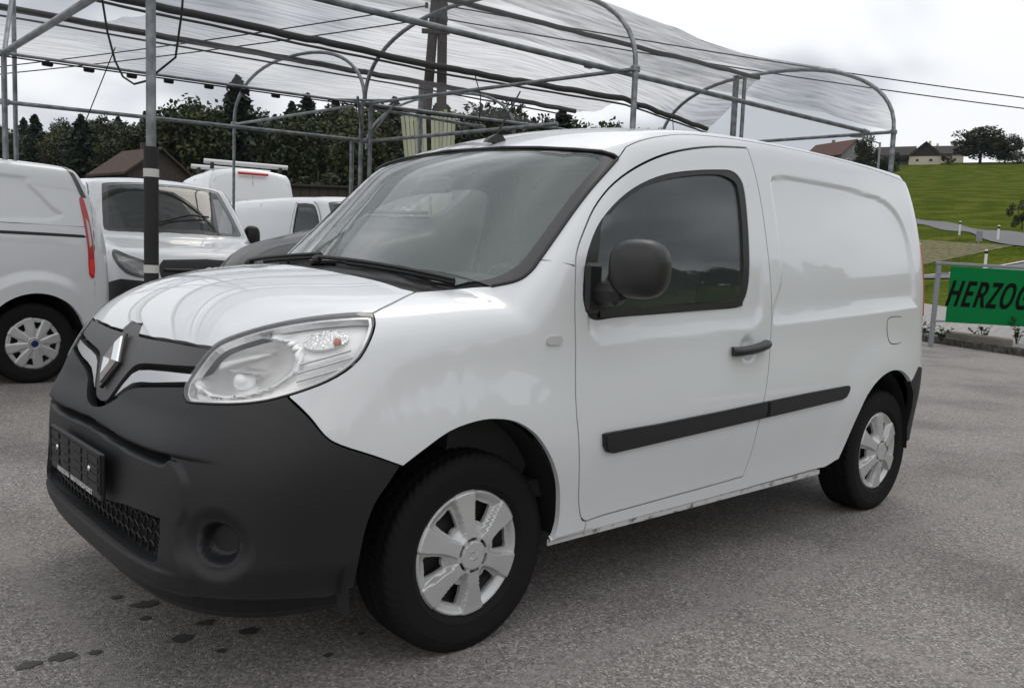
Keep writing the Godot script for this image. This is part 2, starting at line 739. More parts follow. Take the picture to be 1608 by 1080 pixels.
func fill_materials() -> void:
	paint("white_paint", lin(0.66, 0.675, 0.69))
	var dk := paint("dark_paint", lin(0.030, 0.027, 0.026), 0.45)
	dk.clearcoat = 0.35
	dk.clearcoat_roughness = 0.08
	dk.metallic_specular = 0.3
	mat("black_plastic", grey(0.014), 0.42)
	var m := mat("bumper_plastic", lin(0.0105, 0.011, 0.0125), 0.50)
	m.normal_enabled = true
	m.normal_texture = noise_map(noise(FastNoiseLite.TYPE_SIMPLEX, 0.12, 2, 5), 256, [], 3.0)
	m.normal_scale = 0.25
	m.uv1_triplanar = true
	m.uv1_scale = Vector3.ONE * 9.0
	mat("satin_grey", lin(0.050, 0.048, 0.048), 0.38)
	mat("rubber_trim", grey(0.012), 0.5)
	paint("black_gloss", lin(0.014, 0.011, 0.011), 0.25)
	m = mat("tyre_rubber", grey(0.009), 0.75)
	m.metallic_specular = 0.3
	m.normal_enabled = true
	m.normal_texture = noise_map(noise(FastNoiseLite.TYPE_SIMPLEX, 0.05, 3, 8), 256, [], 3.0)
	m.normal_scale = 0.3
	m.uv1_triplanar = true
	m.uv1_scale = Vector3.ONE * 6.0
	m = mat("silver_paint", grey(0.50), 0.34, 0.35)
	m.clearcoat_enabled = true
	m.clearcoat = 0.5
	m.clearcoat_roughness = 0.15
	mat("black_steel", grey(0.012), 0.6)
	mat("chrome", grey(0.80), 0.05, 1.0)
	mat("reflector", grey(0.88), 0.25, 0.55)
	mat("satin_chrome", grey(0.62), 0.22, 0.8)
	mat("lamp_white", grey(0.84), 0.25, 0.2)
	pane("lamp_lens", grey(0.8), 0.04)
	pane("windscreen_glass", lin(0.36, 0.43, 0.40), 0.11)
	pane("side_glass", lin(0.07, 0.09, 0.085), 0.22)
	pane("amber", lin(0.75, 0.20, 0.03), 0.85)
	mat("orange_bulb", lin(0.45, 0.14, 0.05), 0.3)
	m = mat("red_lens", lin(0.45, 0.012, 0.012), 0.12)
	m.clearcoat_enabled = true
	m.clearcoat = 1.0
	mat("clear_lens", lin(0.50, 0.50, 0.50), 0.15)
	mat("inner_dark", grey(0.03), 0.8)
	mat("inner_grey", grey(0.10), 0.8)
	mat("seat_cloth", grey(0.045), 0.95)
	mat("liner", grey(0.006), 0.95)
	mat("white_plastic", grey(0.60), 0.4)
	m = mat("galvanised", lin(0.30, 0.32, 0.34), 0.42, 0.55)
	m.albedo_texture = noise_map(noise(FastNoiseLite.TYPE_SIMPLEX, 0.02, 4, 12), 256, [[0.2, Color(0.72, 0.72, 0.72)], [0.8, Color(1, 1, 1)]])
	m.uv1_triplanar = true
	m.uv1_scale = Vector3.ONE * 1.3
	mat("black_wrap", grey(0.012), 0.75)
	mat("reflective_band", lin(0.52, 0.52, 0.50), 0.5)
	mat("cable_black", grey(0.012), 0.7)
	pane("van_glass", lin(0.10, 0.115, 0.11), 0.30)
	pane("van_side_glass", lin(0.04, 0.05, 0.05), 0.40)
	m = mat("red_bright", lin(0.75, 0.03, 0.02), 0.15)
	m.clearcoat_enabled = true
	m.clearcoat = 1.0
	mat("blue_badge", lin(0.01, 0.02, 0.10), 0.3)
	m = mat("old_wood", lin(0.085, 0.068, 0.055), 0.9)
	m.albedo_texture = noise_map(noise(FastNoiseLite.TYPE_SIMPLEX, 0.03, 5, 71), 256, [[0.2, Color(0.45, 0.45, 0.45)], [0.8, Color(1, 1, 1)]])
	m.uv1_triplanar = true
	m.uv1_scale = Vector3(4.0, 0.4, 4.0)
	mat("old_steel", grey(0.06), 0.7)
	mat("pale_board", lin(0.40, 0.41, 0.30), 0.8)
	mat("pale_board_b", lin(0.33, 0.35, 0.25), 0.8)
	m = mat("net", Color.WHITE, 0.95)
	m.transparency = BaseMaterial3D.TRANSPARENCY_ALPHA
	m.albedo_texture = noise_map(noise(FastNoiseLite.TYPE_SIMPLEX, 0.03, 5, 81), 512, [[0.15, Color(0.34, 0.34, 0.35, 0.22)], [0.5, Color(0.30, 0.30, 0.31, 0.33)], [0.78, Color(0.26, 0.26, 0.27, 0.46)], [0.95, Color(0.22, 0.22, 0.22, 0.62)]])
	m.uv1_scale = Vector3(0.06, 0.9, 1)
	m.cull_mode = BaseMaterial3D.CULL_DISABLED
	mat("net_roll", grey(0.060), 0.95)
	m = mat("roof_tiles", lin(0.10, 0.055, 0.040), 0.9)
	m.albedo_texture = noise_map(noise(FastNoiseLite.TYPE_SIMPLEX, 0.05, 5, 91), 256, [[0.2, Color(0.45, 0.45, 0.45)], [0.7, Color(0.9, 0.9, 0.9)], [0.86, Color(1, 1, 1)]])
	m.uv1_triplanar = true
	m.uv1_scale = Vector3.ONE * 0.3
	m = mat("dim_facets", grey(0.22), 0.2, 0.6)
	m = mat("barn_wood", lin(0.055, 0.045, 0.040), 0.95)
	mat("dark_roof", lin(0.035, 0.028, 0.026), 0.9)
	mat("red_roof", lin(0.085, 0.038, 0.028), 0.9)
	mat("house_wall", lin(0.52, 0.48, 0.38), 0.9)
	mat("grey_wall", lin(0.20, 0.20, 0.21), 0.9)
	mat("window_pane", grey(0.02), 0.15)
	mat("dark_boards", lin(0.030, 0.025, 0.022), 0.9)
	mat("window_frame_white", grey(0.6), 0.5)
	m = mat("sign_green", lin(0.004, 0.165, 0.045), 0.75)
	m.metallic_specular = 0.2
	m = mat("sign_black", grey(0.006), 0.8)
	m.metallic_specular = 0.2
	mat("sign_post", lin(0.26, 0.27, 0.30), 0.5, 0.4)
	mat("post_white", grey(0.70), 0.6)
	mat("concrete_beam", lin(0.16, 0.145, 0.12), 0.95)
	mat("pale_metal", lin(0.42, 0.43, 0.42), 0.5)

# ------------------------------------------------------------------ the white panel van
var K: Form

func make_form(hx: Array, hy: Array, cx: Array, cy: Array, ny: Array, nx: Array, wy: Array, wz: Array, ry: Array, rx: Array, s: Array) -> Form:
	var f := Form.new()
	f.hood = Line.new(hx, hy)
	f.roof = Line.new(cx, cy)
	f.nose = Line.new(ny, nx)
	f.wide = Line.new(wy, wz)
	f.tail = Line.new(ry, rx)
	f.s = PackedFloat64Array(s)
	return f

func panel_van_form(relief := "") -> Form:
	var f := make_form([-0.95, -0.75, -0.5, -0.25, 0.0, 0.3], [0.8323, 0.9907, 1.1215, 1.1682, 1.1858, 1.1755], [0.4, 0.8, 1.2, 1.8, 2.4, 3.0, 3.4], [1.5999, 1.7403, 1.8030, 1.8281, 1.8255, 1.8095, 1.7807],
		[0.15, 0.3, 0.45, 0.58, 0.7, 0.85, 1.0, 1.2], [-0.7995, -0.8679, -0.8619, -0.8529, -0.8345, -0.7855, -0.7170, -0.5530], [0.2, 0.4, 0.65, 0.9, 1.05, 1.2, 1.4, 1.6, 1.8], [0.8659, 0.8852, 0.9200, 0.8945, 0.8837, 0.8677, 0.8275, 0.7750, 0.7083],
		[0.2, 0.5, 0.9, 1.3, 1.6, 1.85], [3.2930, 3.2916, 3.3203, 3.3174, 3.2677, 3.1799], [0.8260, 4.1479, 0.0755, 0.0549, 0.1704, -0.1430, 1.1034, -0.0074, 0.2371, 0.1769, 0.0944])
	f.relief = relief
	return f

var tyre_mesh: ArrayMesh
var cover_mesh: ArrayMesh
var rim_mesh: ArrayMesh

func sector(r0: float, r1: float, w0: float, w1: float, a: float, n := 4) -> PackedVector2Array:
	var p := PackedVector2Array()
	for i in n + 1:
		var t := lerpf(-w0, w0, float(i) / n)
		p.append(Vector2.from_angle(a + t / r0) * r0)
	for i in n + 1:
		var t := lerpf(w1, -w1, float(i) / n)
		p.append(Vector2.from_angle(a + t / r1) * r1)
	return p

func tyre(r: float, half: float, rim: float) -> ArrayMesh:
	var p := []
	for q in [[rim - 0.008, 0.55], [rim + 0.004, 0.80], [rim + 0.012, 0.86], [rim + 0.022, 0.93], [rim + 0.024, 0.955], [rim + 0.028, 0.955], [rim + 0.030, 0.945], [rim + (r - rim) * 0.45, 1.0], [rim + (r - rim) * 0.62, 0.995], [rim + (r - rim) * 0.64, 1.005], [rim + (r - rim) * 0.68, 0.99], [rim + (r - rim) * 0.80, 0.945], [r - 0.014, 0.89], [r - 0.006, 0.82], [r - 0.003, 0.74], [r - 0.0015, 0.56], [r - 0.009, 0.54], [r - 0.009, 0.47], [r - 0.001, 0.45], [r, 0.10], [r - 0.008, 0.08]]:
		p.append(Vector2(q[0], q[1] * half))
	var n := p.size()
	for i in range(n - 1, -1, -1):
		p.append(Vector2(p[i].x, -p[i].y))
	p.reverse()
	var dent := func(i: int, k: int) -> float:
		var e := mini(i, p.size() - 1 - i)
		if e < 11 or e == 16 or e == 17 or e >= 20:
			return 0.0
		var shift := (e - 12) * 2 if e < 16 else (e - 18) * 3 + 3
		return 0.006 if posmod(k + shift, 6) == 0 else 0.0
	return Solid.new().lathe(p, 360, Transform3D.IDENTITY, 0.0, TAU, dent).done()

# a dished disc cut from a flat outline: height by place
func dished(outer: PackedVector2Array, holes: Array, step: float, height: Callable) -> ArrayMesh:
	var s := Solid.new()
	var known := {}
	var add := func(p: Vector2) -> int:
		var key := Vector2i((p * 50000.0).round())
		if not known.has(key):
			var e := 0.0012
			var h: float = height.call(p)
			var n := Vector3(h - height.call(p + Vector2(e, 0)), h - height.call(p + Vector2(0, e)), e).normalized()
			known[key] = s.vert(Vector3(p.x, p.y, h), n, p)
		return known[key]
	var lo := -Vector2.ONE * 0.36
	for j in int(0.72 / step):
		for i in int(0.72 / step):
			var o := lo + Vector2(i, j) * step
			if o.length() > 0.35:
				continue
			var cell := PackedVector2Array([o, o + Vector2(step, 0), o + Vector2(step, step), o + Vector2(0, step)])
			var bits: Array = Geometry2D.intersect_polygons(cell, outer) if o.length() > outer[0].length() - step * 3.0 else [cell]
			for h in holes:
				if (h[0] as Vector2).distance_to(o) > 0.09:
					continue
				var left := []
				for b in bits:
					left.append_array(Geometry2D.clip_polygons(b, h))
				bits = left
			for b in bits:
				var t := Geometry2D.triangulate_polygon(b)
				for k in range(0, t.size(), 3):
					s.tri(add.call(b[t[k]]), add.call(b[t[k + 1]]), add.call(b[t[k + 2]]))
	for loop in [outer] + holes:
		for i in loop.size():
			var a: Vector2 = loop[i]
			var b: Vector2 = loop[(i + 1) % loop.size()]
			var pa := Vector3(a.x, a.y, height.call(a))
			var pb := Vector3(b.x, b.y, height.call(b))
			var n := Vector3(b.y - a.y, a.x - b.x, 0).normalized()
			s.quad(pa, pb, pb - Vector3(0, 0, 0.012), pa - Vector3(0, 0, 0.012), n)
	return s.done()

func wheel_meshes() -> void:
	tyre_mesh = tyre(0.314, 0.098, 0.192)
	var holes := []
	for i in 6:
		var a := TAU * (i + 0.5) / 6.0 + 0.14
		holes.append(ring(inset(sector(0.098, 0.163, 0.021, 0.037, a, 3), 0.003), 2))
		holes.append(sector(0.046, 0.056, 0.0165, 0.0195, a - PI / 6.0, 3))
	var height := func(p: Vector2) -> float:
		var r := p.length()
		var a := fposmod(p.angle() - 0.14 + PI / 6.0, TAU / 6.0) - PI / 6.0 if r > 0.001 else 0.0
		var lat := absf(a) * r                                  # distance from the middle of the nearest spoke
		var half := 0.021 + 0.016 * smoothstep(0.09, 0.195, r)
		var dish := 0.016 * smoothstep(0.20, 0.05, r)
		var face := dish + 0.006
		var pocket := dish - 0.019 * smoothstep(0.06, 0.09, r) * (1.0 - smoothstep(0.165, 0.192, r))
		var h := lerpf(face, pocket, smoothstep(half - 0.001, half + 0.007, lat))
		if r < 0.066:
			h = lerpf(dish + 0.007, h, smoothstep(0.056, 0.066, r))
		if r < 0.045:
			h += 0.003 * smoothstep(0.045, 0.041, r)
		h -= 0.012 * smoothstep(0.190, 0.204, r)
		# small diamond on the cap
		var d := absf(p.x) * 1.35 + absf(p.y)
		h += 0.0016 * (1.0 - smoothstep(0.0012, 0.0028, absf(d - 0.017)))
		return h
	cover_mesh = dished(oval(Vector2.ZERO, 0.204, 0.204, 96), holes, 0.0045, height)
	rim_mesh = Solid.new().lathe([Vector2(0.0, -0.035), Vector2(0.09, -0.03), Vector2(0.11, -0.04), Vector2(0.15, -0.045), Vector2(0.17, -0.03), Vector2(0.196, -0.01), Vector2(0.2, 0.0)], 48, Transform3D.IDENTITY).done()

func wheel(parent: Node3D, at: Vector3, turn: float, left: bool, cover := true) -> MeshInstance3D:
	var b := Basis(Vector3.BACK, turn)
	if not left:
		b = Basis(Vector3.UP, PI) * b
	var t := part("wheel", tyre_mesh, M.tyre_rubber, parent)
	t.transform = Transform3D(b, at)
	var c := part("wheel_cover", cover_mesh, M.silver_paint, t, Vector3(0, 0, 0.083))
	part("rim", rim_mesh, M.black_steel, t, Vector3(0, 0, 0.074))
	return t

func panel(parent: Node, called: String, f: Form, kind: int, outer: PackedVector2Array, material: Material, step := 0.03, deep := 0.0, skirt := 0.02, holes := []) -> MeshInstance3D:
	return part(called, sheet(f, kind, outer, holes, step, deep, skirt), material, parent)

func make_panel_van() -> Node3D:
	var v := thing("panel_van", "white panel van with black bumpers and silver wheel covers, large in front", "van")
	var side := panel_van_form("side")
	var plain := panel_van_form()
	var bump := panel_van_form("bumper")
	var gap := 0.0030
	var door_f := soft(pts([0.472, -0.392, 0.448, -0.380, 0.426, -0.344, 0.403, -0.264, 0.365, -0.038, 0.375, 0.178, 0.372, 0.316, 0.384, 0.432, 0.400, 0.479, 0.443, 0.535, 0.508, 0.602, 0.595, 0.659, 0.704, 0.704, 0.834, 0.743, 0.969, 0.773, 1.126, 0.797, 1.273, 0.813, 1.398, 0.822, 1.502, 0.828]), 3)
	var door_r := soft(pts([1.502, 0.828, 1.513, 0.814, 1.526, 0.741, 1.531, 0.639, 1.530, 0.525, 1.533, 0.421, 1.536, 0.309, 1.532, 0.177, 1.504, 0.049, 1.466, -0.065, 1.446, -0.145, 1.434, -0.289, 1.409, -0.373]), 3)
	var door_b := soft(pts([1.409, -0.373, 1.229, -0.378, 0.946, -0.383, 0.691, -0.388, 0.472, -0.392]), 2)
	var win_o := ring(pts([0.494, 0.273, 0.453, 0.281, 0.423, 0.301, 0.410, 0.349, 0.424, 0.429, 0.460, 0.497, 0.525, 0.565, 0.636, 0.630, 0.764, 0.678, 0.920, 0.714, 1.097, 0.736, 1.269, 0.750, 1.357, 0.752, 1.407, 0.734, 1.423, 0.697, 1.413, 0.605, 1.391, 0.463, 1.380, 0.380, 1.356, 0.334, 1.305, 0.307, 1.074, 0.299, 0.820, 0.289, 0.590, 0.281]), 3)
	var win_i := ring(pts([0.500, 0.310, 0.526, 0.548, 0.582, 0.587, 0.657, 0.626, 0.784, 0.671, 0.940, 0.703, 1.104, 0.724, 1.241, 0.735, 1.305, 0.734, 1.366, 0.722, 1.382, 0.689, 1.371, 0.591, 1.350, 0.463, 1.336, 0.387, 1.298, 0.334, 1.071, 0.324, 0.867, 0.318]), 2)
	var split := pts([0.267, 0.469, 0.314, 0.446, 0.384, 0.432])
	var ws_r := soft(pts([0.671, 0.743, 0.644, 0.729, 0.531, 0.669, 0.440, 0.609, 0.352, 0.540, 0.268, 0.469, 0.236, 0.441, 0.198, 0.419, 0.163, 0.414, 0.121, 0.418]), 3)          # corner at the roof down to the cowl
	var ws_t := pts([0.517, 1.090, 0.542, 0.946, 0.585, 0.841, 0.630, 0.780, 0.658, 0.755, 0.671, 0.743])
	var hood_r := pts([-0.399, 0.969, -0.332, 0.712, -0.227, 0.516, -0.185, 0.458, -0.144, 0.436, -0.125, 0.428])
	for i in hood_r.size():        # the bonnet reaches back over the scuttle
		var k: float = [0.17, 0.13, 0.075, 0.04, 0.015, 0.0][i]
		var p := plain.point(0, hood_r[i].x, hood_r[i].y)
		hood_r[i] = plain.top_pt(p.x + k, p.z)
	var fen_t := soft(pts([-0.125, 0.428, -0.034, 0.434, 0.026, 0.443, 0.079, 0.437, 0.121, 0.418]), 2)
	var hood_s := soft(pts([-0.338, 0.328, -0.298, 0.346, -0.239, 0.372, -0.170, 0.406, -0.125, 0.428]), 2)
	var head_t := soft(pts([-0.768, 0.120, -0.757, 0.168, -0.741, 0.214, -0.717, 0.268, -0.690, 0.314, -0.662, 0.336, -0.609, 0.345, -0.555, 0.347, -0.496, 0.345, -0.434, 0.341, -0.367, 0.335, -0.338, 0.328]), 2)
	var head_b := soft(pts([-0.338, 0.328, -0.352, 0.290, -0.382, 0.242, -0.417, 0.195, -0.460, 0.161, -0.511, 0.135, -0.560, 0.117, -0.602, 0.103, -0.647, 0.089, -0.683, 0.082, -0.719, 0.079, -0.756, 0.080, -0.770, 0.086, -0.768, 0.120]), 2)
	var arch_f := soft(pts([-0.317, -0.105, -0.250, -0.069, -0.159, -0.028, -0.064, -0.010, 0.015, -0.010, 0.098, -0.027, 0.174, -0.070, 0.235, -0.133, 0.280, -0.198, 0.313, -0.271, 0.330, -0.360, 0.321, -0.406, 0.304, -0.428]), 3)
	var arch_r := soft(pts([2.859, -0.088, 2.795, -0.044, 2.702, -0.018, 2.589, -0.017, 2.459, -0.050, 2.349, -0.114, 2.288, -0.203, 2.253, -0.281, 2.227, -0.340, 2.194, -0.392]), 3)
	var fb := soft(pts([-0.602, 0.097, -0.563, 0.042, -0.530, -0.010, -0.491, -0.037, -0.404, -0.070, -0.317, -0.105]), 3)
	var sill := pts([0.304, -0.428, 0.468, -0.430, 0.957, -0.427, 1.400, -0.425, 1.784, -0.421, 2.076, -0.415, 2.159, -0.396])
	var rb := pts([2.969, -0.016, 2.858, -0.083])
	side.outline = ring(pts([1.60, 0.90, 1.615, 1.17, 1.622, 1.40, 1.625, 1.56, 1.645, 1.606, 1.69, 1.623, 1.88, 1.632, 2.13, 1.631, 2.40, 1.621, 2.65, 1.605, 2.79, 1.57, 2.88, 1.51, 2.93, 1.43, 2.955, 1.33, 2.965, 1.20, 2.97, 1.10, 2.97, 0.90]), 2)
	var i_split := ws_r.size() - 1 - 4 * 3      # where the pillar meets the wing
	var door_split := 7 * 3

	# bonnet
	var hood_f := pts([-0.691, 0.311, -0.709, 0.359, -0.724, 0.482, -0.733, 0.689, -0.735, 1.058, -0.724, 1.145, -0.713, 1.205, -0.712, 1.511, -0.721, 1.664, -0.734, 1.804, -0.726, 2.127, -0.707, 2.358])
	var hood_half := join([PackedVector2Array([Vector2(-0.716, HALF)]), sub(hood_f, 6, 0), sub(head_t, 8, head_t.size() - 1), hood_s, back(hood_r), PackedVector2Array([Vector2(-0.245, HALF)])])
	var hood := join([hood_half, back(mir_tube(hood_half))])
	panel(v, "bonnet", plain, 0, inset(hood, gap), M.white_paint, 0.03)
	# wings, doors, sides
	var wing := join([back(split), sub(door_f, door_split, 0), sub(sill, 1, 0), back(arch_f), back(fb), sub(head_b, 14, 0), hood_s, fen_t, sub(ws_r, ws_r.size() - 1, i_split)])
	panel(v, "wing", side, 0, inset(wing, gap), M.white_paint, 0.022)
	var door := join([door_f, door_r, door_b])
	var dm := panel(v, "door", side, 0, inset(door, gap), M.white_paint, 0.016, 0.0, 0.022, [win_o])
	for k in [0, 1]:             # dark inner frames behind the shut gaps
		panel(v, "door_inner", plain, 0, inset(door if k == 0 else mir_tube(door), -0.025), M.liner, 0.07, 0.034, 0.0, [inset(win_o if k == 0 else mir_tube(win_o), 0.004)])
	var end_x := 3.17
	var seam := PackedVector2Array()
	for q in [[0.728, 1.632, 0.754], [0.823, 1.666, 0.742], [0.958, 1.699, 0.729], [1.15, 1.727, 0.715], [1.6, 1.742, 0.705], [2.4, 1.742, 0.70], [end_x, 1.70, 0.69]]:
		seam.append(Vector2(q[0], atan2(q[1] - 0.75, q[2]) * 0.9))
	seam = soft(seam, 3)
	var end_top := seam[seam.size() - 1]
	var end_low := Vector2(end_x, -0.03)
	var frame := join([back(split), sub(ws_r, i_split, 0), seam, PackedVector2Array([end_top.lerp(end_low, 0.33), end_top.lerp(end_low, 0.66), end_low]), rb, arch_r, sub(sill, 6, 1), PackedVector2Array([door_f[0]]), back(door_b), back(door_r), sub(door_f, door_f.size() - 1, door_split)])
	panel(v, "side_panel", side, 0, inset(frame, gap), M.white_paint, 0.0078)
	# the same on the far side, coarser
	for p in [["wing", wing, []], ["door", door, [mir_tube(win_o)]], ["side_panel", frame, []]]:
		panel(v, p[0], plain, 0, inset(mir_tube(p[1]), gap), M.white_paint, 0.06, 0.0, 0.02, p[2])
	# roof and tail
	var roof_half := join([PackedVector2Array([Vector2(0.510, HALF)]), ws_t, seam, PackedVector2Array([Vector2(end_x, HALF)])])
	var roof := join([roof_half, back(mir_tube(roof_half))])
	panel(v, "roof", plain, 0, inset(roof, 0.0005), M.white_paint, 0.05)
	var tail_l := PackedVector2Array()
	var tail_b := PackedVector2Array()
	for i in 21:
		var w := plain.point(0, end_x, lerpf(-0.03, HALF, i / 20.0))
		tail_l.append(Vector2(w.z, w.y))
	for i in 9:
		var w := plain.point(0, end_x, lerpf(-0.42, -0.034, i / 8.0))
		tail_b.append(Vector2(w.z, w.y))
	panel(v, "rear_door", plain, 2, inset(join([tail_l, back(mir(tail_l))]), 0.0005), M.white_paint, 0.06)
	var rear_b := panel(v, "rear_bumper", plain, 2, inset(join([tail_b, back(mir(tail_b))]), 0.0005), M.bumper_plastic, 0.06, -0.004)
	var rb_side := join([back(rb), PackedVector2Array([Vector2(end_x, -0.034), Vector2(end_x, -0.42), Vector2(3.02, -0.42)]), soft(PackedVector2Array([side.side_pt(2.965, 0.36), side.side_pt(2.955, 0.50), side.side_pt(2.925, 0.60)]), 3)])
	for p in [rb_side, mir_tube(rb_side)]:
		part("bumper_corner", sheet(plain, 0, inset(p, 0.0015), [], 0.03, -0.004, 0.03), M.bumper_plastic, rear_b)
	var lamp := PackedVector2Array()
	for q in [[3.085, 1.02], [3.10, 1.00], [3.165, 0.99], [3.165, 1.40], [3.12, 1.38], [3.09, 1.25]]:
		lamp.append(plain.side_pt(q[0], q[1]))
	for p in [lamp, mir_tube(lamp)]:
		panel(v, "tail_lamp", plain, 0, p, M.red_lens, 0.03, -0.004, 0.012)
	# windscreen: black printed border, glass inside it
	var low := PackedVector2Array()
	for q in [[-0.098, 0.0], [-0.068, 0.25], [0.015, 0.5]]:
		low.append(plain.top_pt(q[0], q[1]))
	var ws_half := join([low, back(ws_r), back(ws_t), PackedVector2Array([Vector2(0.508, HALF)])])
	var ws := join([ws_half, back(mir_tube(ws_half))])
	var ws_in := pts([0.524, 0.915, 0.573, 0.826, 0.605, 0.779, 0.606, 0.755, 0.587, 0.736, 0.488, 0.684, 0.354, 0.589, 0.247, 0.499, 0.186, 0.462, 0.134, 0.454, 0.085, 0.469, 0.017, 0.526])
	var in_low := PackedVector2Array()
	for q in [[-0.086, 0.0], [-0.057, 0.25]]:
		in_low.append(plain.top_pt(q[0], q[1]))
	var in_half := join([in_low, back(ws_in), PackedVector2Array([Vector2(0.485, HALF)])])
	var ws_i := join([soft(in_half, 2), back(mir_tube(soft(in_half, 2)))])
	panel(v, "windscreen_border", plain, 0, inset(ws, 0.002), M.black_gloss, 0.04, 0.004, 0.012, [ws_i])
	var seal := []
	for q in soft(ws_half.slice(3), 1):
		var w := plain.point(0, q.x, q.y)
		seal.append(w + plain.normal(w) * 0.001)
	var seal_r := []
	for q in seal:
		seal_r.append(Vector3(q.x, q.y, -q.z))
	for q in [seal, seal_r]:
		part("windscreen_seal", Solid.new().tube(q, 0.0065, 6).done(), M.rubber_trim, v)
	var wg := panel(v, "windscreen", plain, 0, inset(ws_i, -0.001), M.windscreen_glass, 0.03, 0.005, 0.0)
	panel(wg, "inner_face", plain, 0, inset(ws_i, -0.001), M.windscreen_glass, 0.03, 0.010, 0.0)
	# cowl and wipers
	var cowl_half := join([PackedVector2Array([Vector2(-0.25, HALF)]), hood_r, fen_t, ws_r.slice(ws_r.size() - 1), back(low)])
	panel(v, "scuttle", plain, 0, inset(join([cowl_half, back(mir_tube(cowl_half))]), 0.004), M.black_plastic, 0.05, 0.022, 0.0)
	wipers(v, plain)
	# door glass, frame, mirror, handle, mouldings
	panel(v, "window_frame", side, 0, inset(win_o, 0.001), M.rubber_trim, 0.02, 0.003, 0.02, [win_i])
	var dg := panel(v, "door_window", plain, 0, inset(win_i, -0.001), M.side_glass, 0.03, 0.011, 0.0)
	panel(dg, "inner_face", plain, 0, inset(win_i, -0.001), M.side_glass, 0.03, 0.015, 0.0)
	panel(v, "window_frame", plain, 0, inset(mir_tube(win_o), 0.001), M.rubber_trim, 0.06, 0.003, 0.02, [mir_tube(win_i)])
	panel(v, "door_window", plain, 0, inset(mir_tube(win_i), -0.001), M.side_glass, 0.06, 0.009, 0.0)
	var strip := PackedVector2Array()
	for q in [[0.50, 1.032], [0.80, 1.043], [1.10, 1.052], [1.335, 1.066], [1.335, 1.092], [1.10, 1.078], [0.80, 1.069], [0.50, 1.058]]:
		strip.append(side.side_pt(q[0], q[1]))
	panel(v, "waist_seal", side, 0, strip, M.black_plastic, 0.03, -0.006, 0.012)
	var m1 := pts([0.490, 0.645, 0.497, 0.604, 0.515, 0.582, 0.545, 0.575, 1.478, 0.611, 1.478, 0.676, 1.2, 0.665, 0.8, 0.652, 0.505, 0.648])
	var m2 := pts([1.486, 0.676, 1.486, 0.611, 2.10, 0.636, 2.135, 0.645, 2.158, 0.668, 2.166, 0.688, 2.155, 0.695, 1.8, 0.687])
	for m in [m1, m2]:
		var o := PackedVector2Array()
		for q in m:
			o.append(side.side_pt(q.x, q.y))
		panel(v, "rubbing_strip", side, 0, o, M.bumper_plastic, 0.02, -0.013, 0.016)
		o = inset(o, 0.007)
		panel(v, "rubbing_strip", side, 0, o, M.bumper_plastic, 0.02, -0.0165, 0.006)
	door_handle(v, side)
	door_mirror(v, 1.0)
	door_mirror(v, -1.0)
	# side repeater, filler flap, aerial
	var rep_o := PackedVector2Array()
	for q in round_box(Vector2(0.276, 0.964), 0.034, 0.014, 0.012):
		rep_o.append(side.side_pt(q.x, q.y))
	panel(v, "side_repeater", side, 0, rep_o, M.clear_lens, 0.02, -0.007, 0.01)
	var flap := PackedVector2Array()
	for q in ring(pts([2.63, 1.0, 2.755, 1.004, 2.782, 0.985, 2.772, 0.885, 2.735, 0.866, 2.64, 0.868, 2.608, 0.90, 2.602, 0.965]), 3):
		flap.append(side.side_pt(q.x, q.y))
	panel(v, "filler_flap", side, 0, flap, M.rubber_trim, 0.04, -0.0006, 0.004)
	panel(v, "filler_flap", side, 0, inset(flap, 0.004), M.white_paint, 0.04, -0.0025, 0.006)
	var ab := plain.point(0, 0.60, 1.23)
	var a := part("aerial", Solid.new().prism(soft(pts([-0.06, -0.004, -0.045, 0.012, -0.01, 0.03, 0.02, 0.028, 0.05, -0.004]), 2), Transform3D(Basis.IDENTITY, ab - Vector3(0, 0, 0.012)), 0.0, 0.026, 0.008).done(), M.black_plastic, v)
	var wb := ab + Vector3(-0.005, 0.025, 0.0)
	part("aerial_whip", Solid.new().tube([wb, wb + Vector3(0.12, 0.19, 0.0)], 0.0045, 6, 0.003).done(), M.cable_black, a)
	front_end(v, plain, bump, head_t, head_b)
	under_body(v, plain)
	cabin(v)
	for q in [[0.0, 1.0], [2.697, 1.0], [0.0, -1.0], [2.697, -1.0]]:
		wheel(v, Vector3(q[0], 0.309, q[1] * 0.752), 0.50 if q[0] < 1.0 else 0.42, q[1] > 0.0)
	return v

func wipers(v: Node3D, f: Form) -> void:
	for w in [[[-0.13, 0.10], [-0.075, 0.40], [0.05, 0.66]], [[-0.15, -0.40], [-0.13, -0.20], [-0.085, 0.06]]]:
		var path := []
		var blade := []
		for i in 9:
			var t := i / 8.0
			var x := lerpf(lerpf(w[0][0], w[1][0], t), lerpf(w[1][0], w[2][0], t), t)
			var z := lerpf(lerpf(w[0][1], w[1][1], t), lerpf(w[1][1], w[2][1], t), t)
			var q := f.top_pt(x, z)
			var p := f.point(0, q.x, q.y)
			var n := f.normal(p)
			path.append(p + n * 0.022)
			if i > 1:
				blade.append(p + n * 0.010)
		var a := part("wiper", Solid.new().tube(path, 0.0085, 6, 0.006).done(), M.black_plastic, v)
		part("wiper_blade", Solid.new().tube(blade, 0.007, 6, -1.0, 1.5).done(), M.rubber_trim, a)
		part("wiper_pivot", Solid.new().box(path[0] - Vector3(0, 0.01, 0), Vector3(0.035, 0.03, 0.035), 0.010).done(), M.black_plastic, a)

